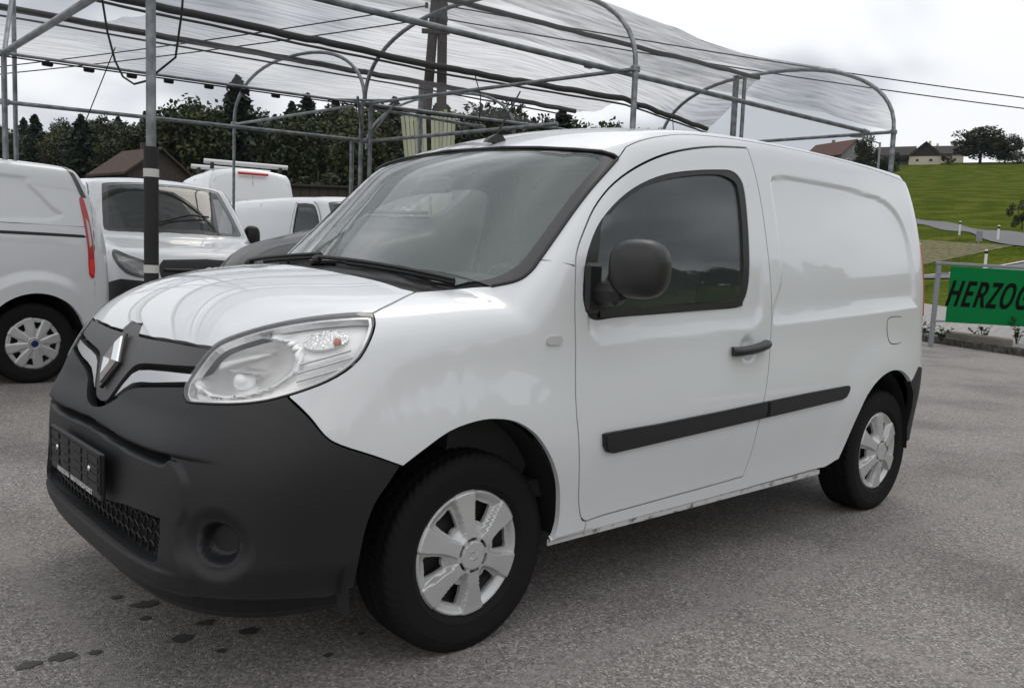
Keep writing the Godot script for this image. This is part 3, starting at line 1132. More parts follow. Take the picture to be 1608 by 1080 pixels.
func door_handle(v: Node3D, f: Form) -> void:
	var s := Solid.new()
	var path := []
	for q in [[1.246, 0.890, 0.006], [1.268, 0.890, 0.020], [1.30, 0.892, 0.025], [1.36, 0.895, 0.026], [1.42, 0.903, 0.025], [1.455, 0.908, 0.020], [1.484, 0.910, 0.006]]:
		var w := f.side_pt(q[0], q[1])
		var p := f.hit(Vector3(q[0], q[1], 0), Vector3(0, 0, 1))
		path.append(Vector3(q[0], q[1], 0.897 + q[2]))
	s.tube(path, 0.0235, 12, -1.0, 0.8)
	var h := part("door_handle", s.done(), M.black_plastic, v)
	part("lock", Solid.new().lathe([Vector2(0.0, 0.006), Vector2(0.007, 0.006), Vector2(0.009, 0.0)], 14, Transform3D(Basis.IDENTITY, Vector3(1.462, 0.909, 0.925))).done(), M.satin_grey, h)

func door_mirror(v: Node3D, s: float) -> void:
	var m := Solid.new()
	m.ball(Vector3(0.515, 1.200, 1.026 * s), Vector3(0.072, 0.096, 0.100), 16, 2.7, Basis(Vector3.UP, 0.34 * s))
	var o := part("door_mirror", m.done(), M.black_plastic, v)
	part("mirror_arm", Solid.new().box(Vector3(0.485, 1.115, 0.925 * s), Vector3(0.075, 0.075, 0.12), 0.02, Basis(Vector3.BACK, 0.2)).done(), M.black_plastic, o)
	part("mirror_foot", Solid.new().box(Vector3(0.455, 1.13, 0.878 * s), Vector3(0.075, 0.17, 0.03), 0.012).done(), M.rubber_trim, o)
	part("mirror_glass", Solid.new().box(Vector3(0.560, 1.20, 1.040 * s), Vector3(0.012, 0.10, 0.11), 0.004, Basis(Vector3.UP, 0.34 * s)).done(), M.chrome, o)

func front_end(v: Node3D, plain: Form, bump: Form, head_t: PackedVector2Array, head_b: PackedVector2Array) -> void:
	var ht := soft(pts([0.437, 0.822, 0.432, 0.849, 0.441, 0.878, 0.455, 0.914, 0.471, 0.947, 0.499, 0.971, 0.561, 1.000, 0.622, 1.021, 0.684, 1.036, 0.745, 1.046, 0.808, 1.052, 0.838, 1.051]), 2)
	var hb := soft(pts([0.838, 1.051, 0.846, 1.026, 0.838, 0.984, 0.820, 0.939, 0.791, 0.905, 0.756, 0.878, 0.719, 0.858, 0.685, 0.843, 0.645, 0.828, 0.608, 0.819, 0.562, 0.812, 0.493, 0.805, 0.456, 0.804, 0.437, 0.822]), 2)
	var gu := pts([0.525, 0.839, 0.332, 0.815, 0.241, 0.80, 0.181, 0.78, 0.136, 0.752, 0.07, 0.724, 0.0, 0.715])
	var gu_n := PackedVector2Array()
	for q in gu:
		gu_n.append(plain.nose_pt(q.x, q.y))
	gu_n = soft(gu_n, 3)
	# bumper
	var fb := soft(pts([0.686, 0.838, 0.728, 0.789, 0.760, 0.740, 0.790, 0.713, 0.853, 0.679, 0.915, 0.643]), 3)
	var arch := soft(pts([0.915, 0.643, 0.888, 0.595, 0.861, 0.545, 0.842, 0.475, 0.829, 0.393, 0.816, 0.302]), 3)
	var low := PackedVector2Array()
	for q in [[0.852, 0.285], [0.827, 0.297], [0.753, 0.300], [0.616, 0.295], [0.458, 0.285], [0.274, 0.278], [0.135, 0.275], [0.0, 0.275]]:
		low.append(plain.nose_pt(q[0], q[1]))
	var half := join([back(gu_n), sub(hb, hb.size() - 1, 14), fb, arch, low])
	var full := join([half, back(mir(half))])
	var gz := PackedVector2Array()
	for q in ring(pts([0.0, 0.462, 0.20, 0.468, 0.36, 0.490, 0.535, 0.496, 0.556, 0.485, 0.556, 0.405, 0.540, 0.372, 0.40, 0.372, 0.20, 0.376, 0.0, 0.378, -0.20, 0.376, -0.40, 0.372, -0.540, 0.372, -0.556, 0.405, -0.556, 0.485, -0.535, 0.496, -0.36, 0.490, -0.20, 0.468]), 2):
		gz.append(plain.nose_pt(q.x, q.y))
	var b := panel(v, "front_bumper", bump, 1, inset(full, 0.002), M.bumper_plastic, 0.0062, 0.0, 0.035, [gz])
	panel(b, "intake", plain, 1, inset(gz, -0.05), M.liner, 0.04, 0.055, 0.0)
	panel(b, "intake_duct", plain, 1, inset(gz, -0.004), M.liner, 0.03, 0.004, 0.075, [inset(gz, 0.002)])
	honeycomb(b, plain)
	# chin lip below the bumper, with its toothed lower edge
	var lip := Solid.new()
	for i in 48:
		var u0 := lerpf(-0.79, 0.79, i / 48.0)
		var u1 := lerpf(-0.79, 0.79, (i + 1) / 48.0)
		var d := []
		for u in [u0, u1]:
			var p := plain.point(1, u, 0.30)
			var n := plain.normal(p)
			n.y = 0.0
			d.append([p, n.normalized()])
		var drop := 0.235 if i % 4 != 0 else 0.25
		for k in 3:
			var y0: float = [0.315, 0.265, 0.245][k]
			var y1: float = [0.265, 0.245, drop][k]
			var i0: float = [0.034, 0.022, 0.035][k]
			var i1: float = [0.022, 0.035, 0.085][k]
			var a: Vector3 = d[0][0] - d[0][1] * i0
			var c: Vector3 = d[1][0] - d[1][1] * i0
			var e: Vector3 = d[1][0] - d[1][1] * i1
			var g: Vector3 = d[0][0] - d[0][1] * i1
			a.y = y0
			c.y = y0
			e.y = y1
			g.y = y1
			lip.quad(a, c, e, g, (d[0][1] * 0.8 + Vector3(0, -0.4 - 0.2 * k, 0)).normalized())
	part("chin", lip.done(), M.bumper_plastic, b)
	for s in [1.0, -1.0]:      # mud deflector at the foot of each arch
		part("deflector", Solid.new().prism(pts([-0.47, 0.27, -0.41, 0.29, -0.405, 0.185]), Transform3D(Basis.IDENTITY, Vector3(0, 0, 0.80 * s - 0.01)), 0.0, 0.02).done(), M.bumper_plastic, b)
	# grille
	var back_o := PackedVector2Array()
	var top := [[0.545, 0.945], [0.462, 0.944], [0.326, 0.944], [0.197, 0.940], [0.079, 0.939], [0.063, 0.955], [0.052, 0.970], [0.0, 0.974]]
	var tn := PackedVector2Array()
	for q in top:
		tn.append(plain.nose_pt(q[0], q[1]))
	var ends := sub(ht, 0, 8)
	var gh := join([gu_n, back(tn), ends.slice(1, ends.size() - 1) if false else back(sub(ht, 1, 7))])
	gh = join([back(gu_n), sub(ht, 1, 7), tn])
	var gfull := join([gh, back(mir(gh))])
	panel(v, "grille_backing", plain, 1, inset(gfull, -0.004), M.liner, 0.04, 0.040, 0.0)
	var bar := PackedVector2Array()
	for q in [[0.537, 0.893], [0.42, 0.884], [0.30, 0.875], [0.20, 0.864], [0.155, 0.846], [0.115, 0.805], [0.078, 0.758], [0.050, 0.735], [0.0, 0.727]]:
		bar.append(plain.nose_pt(q[0], q[1]))
	var bh := join([back(soft(bar, 3)), tn])
	var g := panel(v, "grille", plain, 1, inset(join([bh, back(mir(bh))]), 0.003), M.satin_grey, 0.015, 0.004, 0.035)
	for s in [1.0, -1.0]:
		var c := PackedVector2Array()
		for q in [[0.528, 0.874], [0.40, 0.867], [0.282, 0.858], [0.21, 0.849], [0.171, 0.834], [0.135, 0.80], [0.100, 0.758], [0.150, 0.788], [0.20, 0.811], [0.26, 0.822], [0.34, 0.830], [0.43, 0.842], [0.528, 0.855]]:
			var w := plain.nose_pt(q[0], q[1])
			c.append(Vector2(w.x * s, w.y))
		panel(g, "chrome_strip", plain, 1, c, M.satin_chrome, 0.015, 0.006, 0.03)
	# emblem: a hollow diamond
	var mid := plain.hit(Vector3(-0.1, 0.853, 0), Vector3(-1, 0, 0))
	var upw := (plain.hit(Vector3(-0.1, 0.92, 0), Vector3(-1, 0, 0)) - plain.hit(Vector3(-0.1, 0.78, 0), Vector3(-1, 0, 0))).normalized()
	var out := upw.cross(Vector3(0, 0, 1)).normalized()
	if out.x > 0:
		out = -out
	var e := Solid.new()
	var dia := func(w: float, h: float, d: float) -> Array:
		return [mid + upw * h + out * d, mid + Vector3(0, 0, w) + out * d, mid - upw * h + out * d, mid - Vector3(0, 0, w) + out * d]
	var loops := [dia.call(0.060, 0.082, 0.0), dia.call(0.056, 0.078, 0.014), dia.call(0.037, 0.052, 0.024), dia.call(0.017, 0.025, 0.012)]
	for k in 3:
		for i in 4:
			var j := (i + 1) % 4
			var a: Vector3 = loops[k][i]
			var bb: Vector3 = loops[k][j]
			var cc: Vector3 = loops[k + 1][j]
			var dd: Vector3 = loops[k + 1][i]
			var n := (cc - a).cross(dd - bb).normalized()
			if n.dot(out) < 0:
				n = -n
			e.quad(a, bb, cc, dd, n)
	var hole := Solid.new()
	hole.quad(loops[3][0], loops[3][1], loops[3][2], loops[3][3], out)
	part("emblem_heart", hole.done(), M.black_gloss, g)
	part("emblem", e.done(), M.chrome, g)
	part("emblem_bed", Solid.new().prism(pts([0.0, 0.094, 0.069, 0.0, 0.0, -0.094, -0.069, 0.0]), Transform3D(Basis(Vector3(0, 0, 1), upw, out), mid), -0.004, 0.009, 0.003).done(), M.black_gloss, g)
	head_lamp(v, plain, ht, hb, 1.0)
	head_lamp(v, plain, ht, hb, -1.0)
	number_plate(v, plain)

func honeycomb(b: Node3D, f: Form) -> void:
	var s := Solid.new()
	var r := 0.026
	for j in 6:
		for i in 28:
			var z := (i - 13.5) * r * 1.732 + (0.0 if j % 2 == 0 else r * 0.866)
			var y := 0.352 + j * r * 1.15
			if absf(z) > 0.56:
				continue
			var p := f.hit(Vector3(-0.1, y, z), Vector3(-1, 0, 0))
			for k in 3:
				var a0 := PI / 6 + k * PI / 3
				var a1 := a0 + PI / 3
				var q := p + Vector3(0.035, sin(a0) * r * 0.8, cos(a0) * r)
				var w := p + Vector3(0.035, sin(a1) * r * 0.8, cos(a1) * r)
				s.tube([q, w], 0.0036, 4)
	var m := part("intake_mesh", s.done(), M.rubber_trim, b)
	m.set_meta("kind", "stuff")

func head_lamp(v: Node3D, plain: Form, ht: PackedVector2Array, hb: PackedVector2Array, s: float) -> void:
	var lamp := panel_van_form("lamp")
	lamp.spot = Vector2(0.562, 0.902)
	lamp.spot_size = Vector2(0.122, 0.070)
	var flip := func(p: PackedVector2Array) -> PackedVector2Array:
		return p if s > 0.0 else mir(p)
	var edge := join([ht, hb])
	var bowl := PackedVector2Array()
	for q in oval(Vector2.ZERO, 0.122, 0.070, 40):
		bowl.append(Vector2(0.562, 0.902) + q.rotated(0.25))
	var inner := inset(edge, 0.012)
	var bowl_in: PackedVector2Array = Geometry2D.intersect_polygons(bowl, inset(edge, 0.013))[0]
	var h := panel(v, "head_lamp", plain, 1, flip.call(inset(edge, 0.001)), M.rubber_trim, 0.03, 0.002, 0.05, [flip.call(inset(edge, 0.005))])
	panel(h, "bezel", plain, 1, flip.call(inset(edge, 0.005)), M.satin_chrome, 0.02, 0.006, 0.02, [flip.call(inner)])
	panel(h, "housing", lamp, 1, flip.call(inset(edge, 0.004)), M.lamp_white, 0.011, 0.0, 0.0, [flip.call(bowl_in)])
	panel(h, "reflector", lamp, 1, flip.call(bowl_in), M.reflector, 0.010, 0.0, 0.0)
	panel(h, "lens", plain, 1, flip.call(inset(edge, 0.002)), M.lamp_lens, 0.03, -0.003, 0.006)
	# bulbs, fins and the indicator
	var at := func(u: float, y: float, deep: float) -> Vector3:
		var p := plain.point(1, u * s, y)
		return p - plain.normal(p) * deep
	var fwd := Vector3(-0.93, 0.0, 0.36 * s)
	var c: Vector3 = at.call(0.565, 0.905, 0.08)
	var side := fwd.cross(Vector3.UP)
	var bs := Basis(side, Vector3.UP, fwd)
	part("bulb_cap", Solid.new().ball(c + fwd * 0.035, Vector3(0.026, 0.026, 0.03), 10, 2.4, bs).done(), M.lamp_white, h)
	part("bulb_holder", Solid.new().tube([c - fwd * 0.02, c + fwd * 0.03], 0.014, 10).done(), M.satin_chrome, h)
	part("shield", Solid.new().box(c + fwd * 0.02 + Vector3(0, 0.028, 0), Vector3(0.075, 0.004, 0.07), 0.001, bs).done(), M.satin_chrome, h)
	var ind := PackedVector2Array()
	for q in oval(Vector2(0.742, 0.992), 0.052, 0.026, 24):
		ind.append(Vector2(q.x * s, q.y + (q.x - 0.742) * 0.15))
	panel(h, "indicator", plain, 1, ind, M.facets, 0.012, 0.016, 0.03)
	part("indicator_bulb", Solid.new().ball(at.call(0.768, 0.985, 0.014), Vector3(0.011, 0.012, 0.011), 8).done(), M.orange_bulb, h)
	for k in 3:
		var path := []
		for i in 7:
			path.append(at.call(lerpf(0.695, 0.80 + 0.008 * k, i / 6.0), lerpf(0.925 - k * 0.022, 0.962 - k * 0.018, i / 6.0), 0.014))
		part("fin", Solid.new().tube(path, 0.004, 5).done(), M.satin_chrome, h)

func number_plate(v: Node3D, f: Form) -> void:
	var p := f.hit(Vector3(-0.1, 0.545, 0), Vector3(-1, 0, 0))
	var o := Vector3(minf(p.x, -0.872) - 0.022, 0.548, 0)
	var b := Basis(Vector3(0, 0, 1), Vector3(0, 1, 0), Vector3(-1, 0, 0))
	var s := Solid.new()
	s.box(o, Vector3(0.014, 0.140, 0.530), 0.004)
	var n := part("plate_holder", s.done(), M.black_plastic, v)
	var r := Solid.new()
	var rng := RandomNumberGenerator.new()
	rng.seed = 4
	for k in [[-0.205, 0.085], [-0.09, 0.075], [0.03, 0.10], [0.125, 0.05], [0.20, 0.085]]:
		for j in 4:
			r.box(o + Vector3(-0.0085, 0.045 - j * 0.027 + rng.randf_range(-0.002, 0.002), k[0]), Vector3(0.005, 0.019, k[1]), 0.001)
	for z in [-0.262, 0.262]:
		r.box(o + Vector3(-0.0085, 0.010, z), Vector3(0.006, 0.118, 0.006), 0.001)
	r.box(o + Vector3(-0.0085, 0.067, 0), Vector3(0.006, 0.006, 0.52), 0.001)
	r.box(o + Vector3(-0.0085, -0.046, 0), Vector3(0.006, 0.004, 0.52), 0.001)
	part("holder_ribs", r.done(), M.rubber_trim, n)
	for z in [-0.17, 0.17]:
		part("screw", Solid.new().ball(o + Vector3(-0.012, 0.012, z), Vector3(0.005, 0.009, 0.009), 6).done(), M.chrome, n)
	var t := TextMesh.new()
	t.text = "HERZOG  MOTORSPORT"
	var font := SystemFont.new()
	font.font_names = PackedStringArray(["Droid Sans"])
	font.font_weight = 700
	t.font = font
	t.font_size = 32
	t.pixel_size = 0.00068
	t.depth = 0.0012
	var w := part("lettering", t, M.white_plastic, n)
	w.transform = Transform3D(b * Basis.from_scale(Vector3(1.55, 1.0, 1.0)), o + Vector3(-0.0085, -0.058, 0.0))

func under_body(v: Node3D, f: Form) -> void:
	var s := Solid.new()
	s.box(Vector3(1.25, 0.36, 0), Vector3(3.9, 0.10, 1.0), 0.02)
	s.box(Vector3(1.25, 0.35, 0), Vector3(1.75, 0.09, 1.66), 0.02)
	part("floor_pan", s.done(), M.inner_dark, v)
	for z in [1.0, -1.0]:
		part("sill_flange", Solid.new().box(Vector3(1.18, 0.292, 0.868 * z), Vector3(1.75, 0.022, 0.006), 0.002).done(), M.dirty_white, v)
		for q in [[-0.045, 0.415, 0.45], [2.555, 0.405, 0.45]]:
			var l := Solid.new()
			var prof := [Vector2(0.0, 0.45), Vector2(1.0, 0.45), Vector2(1.01, 0.60), Vector2(1.01, 0.868)]
			l.lathe(prof, 36, Transform3D(Basis(Vector3(q[1], 0, 0), Vector3(0, q[2], 0), Vector3(0, 0, z)), Vector3(q[0], 0.295, 0)), 0.0, PI)
			part("arch_liner", l.done(), M.liner, v)
	for x in [0.0, 2.697]:
		part("axle", Solid.new().tube([Vector3(x, 0.31, -0.70), Vector3(x, 0.31, 0.70)], 0.05, 10).done(), M.liner, v)

func cabin(v: Node3D) -> void:
	part("cabin_floor", Solid.new().box(Vector3(0.8, 0.45, 0), Vector3(1.7, 0.06, 1.55)).done(), M.inner_dark, v)
	part("bulkhead", Solid.new().prism(soft(pts([-0.78, 0.42, 0.78, 0.42, 0.82, 0.9, 0.74, 1.4, 0.66, 1.66, 0.0, 1.74, -0.66, 1.66, -0.74, 1.4, -0.82, 0.9, -0.78, 0.42]), 2), Transform3D(Basis(Vector3(0, 0, 1), Vector3(0, 1, 0), Vector3(-1, 0, 0)), Vector3(1.66, 0, 0)), 0.0, 0.03).done(), M.inner_grey, v)
	part("headlining", Solid.new().prism(soft(pts([0.62, 1.585, 0.9, 1.63, 1.3, 1.67, 1.64, 1.68, 1.64, 1.66, 1.3, 1.65, 0.9, 1.61, 0.62, 1.565, 0.62, 1.585]), 1), Transform3D.IDENTITY, -0.62, 0.62).done(), M.inner_grey, v)
	var d := part("dashboard", Solid.new().prism(soft(pts([-0.02, 0.70, -0.04, 1.05, 0.06, 1.085, 0.25, 1.10, 0.40, 1.075, 0.46, 1.02, 0.44, 0.90, 0.36, 0.70, 0.30, 0.5, 0.0, 0.5, -0.02, 0.70]), 2), Transform3D.IDENTITY, -0.74, 0.74, 0.01).done(), M.inner_dark, v)
	part("instrument_hood", Solid.new().ball(Vector3(0.33, 1.09, 0.37), Vector3(0.15, 0.075, 0.19), 10, 2.4).done(), M.inner_dark, d)
	var w := Solid.new()
	var t := Transform3D(Basis(Vector3.UP, PI / 2) * Basis(Vector3.RIGHT, -0.5), Vector3(0.60, 1.03, 0.37))
	var p := []
	for i in 33:
		p.append(t * Vector3(cos(TAU * i / 32) * 0.18, sin(TAU * i / 32) * 0.18, 0))
	w.tube(p, 0.015, 8)
	w.ball(t.origin, Vector3(0.03, 0.06, 0.07), 8)
	w.tube([t * Vector3(-0.18, 0, 0), t * Vector3(0.18, 0, 0)], 0.014, 6)
	w.tube([t.origin, Vector3(0.36, 0.92, 0.37)], 0.025, 8)
	part("steering_wheel", w.done(), M.rubber_trim, v)
	for z in [0.37, -0.37]:
		var s := part("seat", Solid.new().box(Vector3(1.08, 0.72, z), Vector3(0.52, 0.16, 0.50), 0.05).done(), M.seat_cloth, v)
		part("backrest", Solid.new().box(Vector3(1.38, 1.05, z), Vector3(0.14, 0.62, 0.48), 0.06, Basis(Vector3.BACK, -0.25)).done(), M.seat_cloth, s)
		part("headrest", Solid.new().box(Vector3(1.49, 1.44, z), Vector3(0.10, 0.19, 0.27), 0.045, Basis(Vector3.BACK, -0.2)).done(), M.seat_cloth, s)
	part("interior_mirror", Solid.new().box(Vector3(0.44, 1.50, 0.0), Vector3(0.03, 0.065, 0.22), 0.012).done(), M.rubber_trim, v)

# ------------------------------------------------------------------ ground and hills
const KERB := Vector2(14.69, -3.96)
const KERB_N := Vector2(0.8613, 0.5081)
const CAM := Vector3(-1.6457, 1.2116, 2.8427)
var right := Vector2.ZERO
var ahead := Vector2.ZERO
var hill_right: Array
var hill_left: Array

func ease_line(t: Array, x: float) -> float:        # monotone cubic through the points
	var n := t.size()
	x = clampf(x, t[0].x, t[n - 1].x - 0.001)
	var i := 0
	while i < n - 2 and x >= t[i + 1].x:
		i += 1
	var slope := func(k: int) -> float:
		if k <= 0 or k >= n - 1:
			return 0.0
		var a: float = (t[k].y - t[k - 1].y) / (t[k].x - t[k - 1].x)
		var b: float = (t[k + 1].y - t[k].y) / (t[k + 1].x - t[k].x)
		return 0.0 if a * b <= 0.0 else 2.0 * a * b / (a + b)
	var h: float = t[i + 1].x - t[i].x
	var u: float = (x - t[i].x) / h
	return (2 * u * u * u - 3 * u * u + 1) * t[i].y + (u * u * u - 2 * u * u + u) * h * slope.call(i) + (3 * u * u - 2 * u * u * u) * t[i + 1].y + (u * u * u - u * u) * h * slope.call(i + 1)

func past_kerb(x: float, z: float) -> float:
	return (Vector2(x, z) - KERB).dot(KERB_N)

func terrain(x: float, z: float) -> float:
	var o := Vector2(x - CAM.x, z - CAM.z)
	var r := o.dot(right)
	var d := o.dot(ahead)
	var n := past_kerb(x, z)
	n = lerpf(n, 0.694 * (o.length() / 1.123 - 14.2), smoothstep(20.0, 60.0, n))
	var a := ease_line(hill_right, n)
	var b := ease_line(hill_left, d) if d > 0.0 else 0.0
	var t := smoothstep(0.0, 0.25, r / d) if d > 0.01 else (1.0 if r > 0.0 else 0.0)
	return lerpf(b, a, t)

func lot_y(x: float, z: float) -> float:              # the yard rises gently to the left of the van
	var r := Vector2(x - CAM.x, z - CAM.z).dot(right)
	var t := maxf(0.0, -r - 1.9)
	return 0.045 * t * t / (t + 0.6)

func seed_rng(n: int) -> RandomNumberGenerator:
	var r := RandomNumberGenerator.new()
	r.seed = n
	return r

func grid_mesh(x0: float, x1: float, z0: float, z1: float, step: float, height: Callable, keep: Callable) -> ArrayMesh:
	var s := Solid.new()
	var nx := int((x1 - x0) / step)
	var nz := int((z1 - z0) / step)
	for j in nz + 1:
		for i in nx + 1:
			var x := x0 + i * step
			var z := z0 + j * step
			var y: float = height.call(x, z)
			var e := step * 0.5
			var n := Vector3(height.call(x - e, z) - height.call(x + e, z), 2.0 * e, height.call(x, z - e) - height.call(x, z + e)).normalized()
			s.vert(Vector3(x, y, z), n, Vector2(x, z))
	for j in nz:
		for i in nx:
			if not keep.call(x0 + (i + 0.5) * step, z0 + (j + 0.5) * step):
				continue
			var a := j * (nx + 1) + i
			s.tri(a, a + 1, a + nx + 2)
			s.tri(a, a + nx + 2, a + nx + 1)
	return s.done()

func uneven_mesh(xs: Array, zs: Array, height: Callable) -> ArrayMesh:
	var s := Solid.new()
	var nx := xs.size()
	var ys := PackedFloat64Array()
	for z in zs:
		for x in xs:
			ys.append(height.call(x, z))
	for j in zs.size():
		for i in nx:
			var i0 := maxi(i - 1, 0)
			var i1 := mini(i + 1, nx - 1)
			var j0 := maxi(j - 1, 0)
			var j1 := mini(j + 1, zs.size() - 1)
			var n := Vector3(-(ys[j * nx + i1] - ys[j * nx + i0]) / (xs[i1] - xs[i0]), 1.0, -(ys[j1 * nx + i] - ys[j0 * nx + i]) / (zs[j1] - zs[j0])).normalized()
			s.vert(Vector3(xs[i], ys[j * nx + i], zs[j]), n, Vector2(xs[i], zs[j]))
			if i > 0 and j > 0:
				var a := (j - 1) * nx + i - 1
				s.tri(a, a + 1, a + nx + 1)
				s.tri(a, a + nx + 1, a + nx)
	return s.done()

func ribbon(path: Array, width: float, lift: float, height: Callable, steps := 6) -> ArrayMesh:
	var p := PackedVector2Array()
	for q in path:
		p.append(Vector2(q[0], q[1]))
	p = soft(p, steps)
	var s := Solid.new()
	for i in p.size():
		var d := (p[mini(i + 1, p.size() - 1)] - p[maxi(i - 1, 0)]).normalized()
		var o := Vector2(-d.y, d.x) * width / 2.0
		for k in 7:
			var q := p[i] + o * lerpf(-1.0, 1.0, k / 6.0)
			var y: float = height.call(q.x, q.y)
			s.vert(Vector3(q.x, y + lift, q.y), Vector3.UP, q)
		if i > 0:
			for k in 6:
				var a := (i - 1) * 7 + k
				s.tri(a, a + 1, a + 8)
				s.tri(a, a + 8, a + 7)
	return s.done()

func ground_materials() -> void:
	# asphalt: a close bed of worn chippings, each of its own grey
	var m := mat("asphalt", Color.WHITE, 0.88)
	var cell := noise(FastNoiseLite.TYPE_CELLULAR, 0.125, 1, 3)
	cell.cellular_return_type = FastNoiseLite.RETURN_CELL_VALUE
	cell.cellular_jitter = 1.0
	m.albedo_texture = noise_map(cell, 2048, [[0.0, lin(0.150, 0.139, 0.133)], [0.25, lin(0.222, 0.204, 0.195)], [0.55, lin(0.280, 0.256, 0.244)], [0.8, lin(0.335, 0.306, 0.290)], [0.93, lin(0.400, 0.370, 0.350)], [1.0, lin(0.54, 0.51, 0.49)]])
	var rel := noise(FastNoiseLite.TYPE_CELLULAR, 0.125, 1, 3)
	rel.cellular_return_type = FastNoiseLite.RETURN_DISTANCE2_SUB
	rel.cellular_jitter = 1.0
	m.normal_enabled = true
	m.normal_texture = noise_map(rel, 2048, [], 7.0)
	m.normal_scale = 0.8
	m.uv1_scale = Vector3(0.50, 0.50, 1)
	m.uv2_scale = Vector3(0.055, 0.055, 1)
	m.detail_enabled = true
	m.detail_blend_mode = BaseMaterial3D.BLEND_MODE_MUL
	m.detail_uv_layer = BaseMaterial3D.DETAIL_UV_2
	m.detail_albedo = noise_map(noise(FastNoiseLite.TYPE_SIMPLEX, 0.010, 7, 9), 1024, [[0.15, Color(0.84, 0.84, 0.84)], [0.5, Color(0.96, 0.96, 0.96)], [0.85, Color(1, 1, 1)]])
	# grass of the meadow
	m = mat("meadow_grass", Color.WHITE, 0.95)
	m.albedo_texture = noise_map(noise(FastNoiseLite.TYPE_SIMPLEX, 0.008, 6, 21), 1024, [[0.2, lin(0.068, 0.098, 0.006)], [0.45, lin(0.090, 0.122, 0.008)], [0.62, lin(0.112, 0.138, 0.012)], [0.85, lin(0.160, 0.150, 0.030)]])
	m.uv1_scale = Vector3(0.018, 0.018, 1)
	m.metallic_specular = 0.1
	m.normal_enabled = true
	m.normal_texture = noise_map(noise(FastNoiseLite.TYPE_SIMPLEX, 0.06, 5, 22), 512, [], 6.0)
	m.detail_enabled = true
	m.detail_blend_mode = BaseMaterial3D.BLEND_MODE_MUL
	m.detail_albedo = noise_map(noise(FastNoiseLite.TYPE_SIMPLEX, 0.03, 6, 23), 1024, [[0.2, Color(0.72, 0.74, 0.70)], [0.8, Color(1, 1, 1)]])
	m.detail_uv_layer = BaseMaterial3D.DETAIL_UV_2
	m.uv2_scale = Vector3(0.11, 0.11, 1)
	m = mat("dry_grass", lin(0.165, 0.128, 0.048), 0.95)
	m.albedo_texture = noise_map(noise(FastNoiseLite.TYPE_SIMPLEX, 0.03, 5, 24), 512, [[0.2, Color(0.55, 0.65, 0.40)], [0.8, Color(1, 1, 1)]])
	m.uv1_scale = Vector3(0.12, 0.12, 1)
	m = mat("road_asphalt", lin(0.125, 0.125, 0.132), 0.9)
	m = mat("pavement", lin(0.34, 0.325, 0.31), 0.9)
	m.albedo_texture = noise_map(noise(FastNoiseLite.TYPE_SIMPLEX, 0.03, 5, 31), 512, [[0.2, Color(0.8, 0.8, 0.8)], [0.8, Color(1, 1, 1)]])
	m.uv1_scale = Vector3(0.3, 0.3, 1)
	mat("road_paint", grey(0.55), 0.8)
	m = mat("kerb_stone", lin(0.13, 0.118, 0.105), 0.9)
	m.albedo_texture = noise_map(noise(FastNoiseLite.TYPE_SIMPLEX, 0.02, 5, 32), 256, [[0.25, Color(0.5, 0.5, 0.46)], [0.8, Color(1, 1, 1)]])
	m.uv1_triplanar = true
	m.uv1_scale = Vector3.ONE * 1.5
	m = mat("soil", lin(0.085, 0.065, 0.045), 0.95)
	m = mat("oil", lin(0.055, 0.051, 0.049), 0.6)
	m = mat("leaf", Color.WHITE, 0.7)
	m.vertex_color_use_as_albedo = true
	m.backlight_enabled = true
	m.backlight = Color(0.25, 0.28, 0.10)
	mat("bark", lin(0.06, 0.045, 0.034), 0.9)
	# indicator and lamp facets, road dirt
	m = mat("facets", grey(0.62), 0.12, 0.85)
	m.normal_enabled = true
	var c2 := noise(FastNoiseLite.TYPE_CELLULAR, 0.09, 1, 6)
	m.normal_texture = noise_map(c2, 128, [], 8.0)
	m.uv1_triplanar = true
	m.uv1_scale = Vector3.ONE * 12.0
	m = mat("dirty_white", grey(0.50), 0.6)
	m.albedo_texture = noise_map(noise(FastNoiseLite.TYPE_SIMPLEX, 0.05, 4, 41), 256, [[0.10, Color(0.55, 0.54, 0.50)], [0.32, Color(1, 1, 1)]])
	m.uv1_triplanar = true
	m.uv1_scale = Vector3.ONE * 0.9

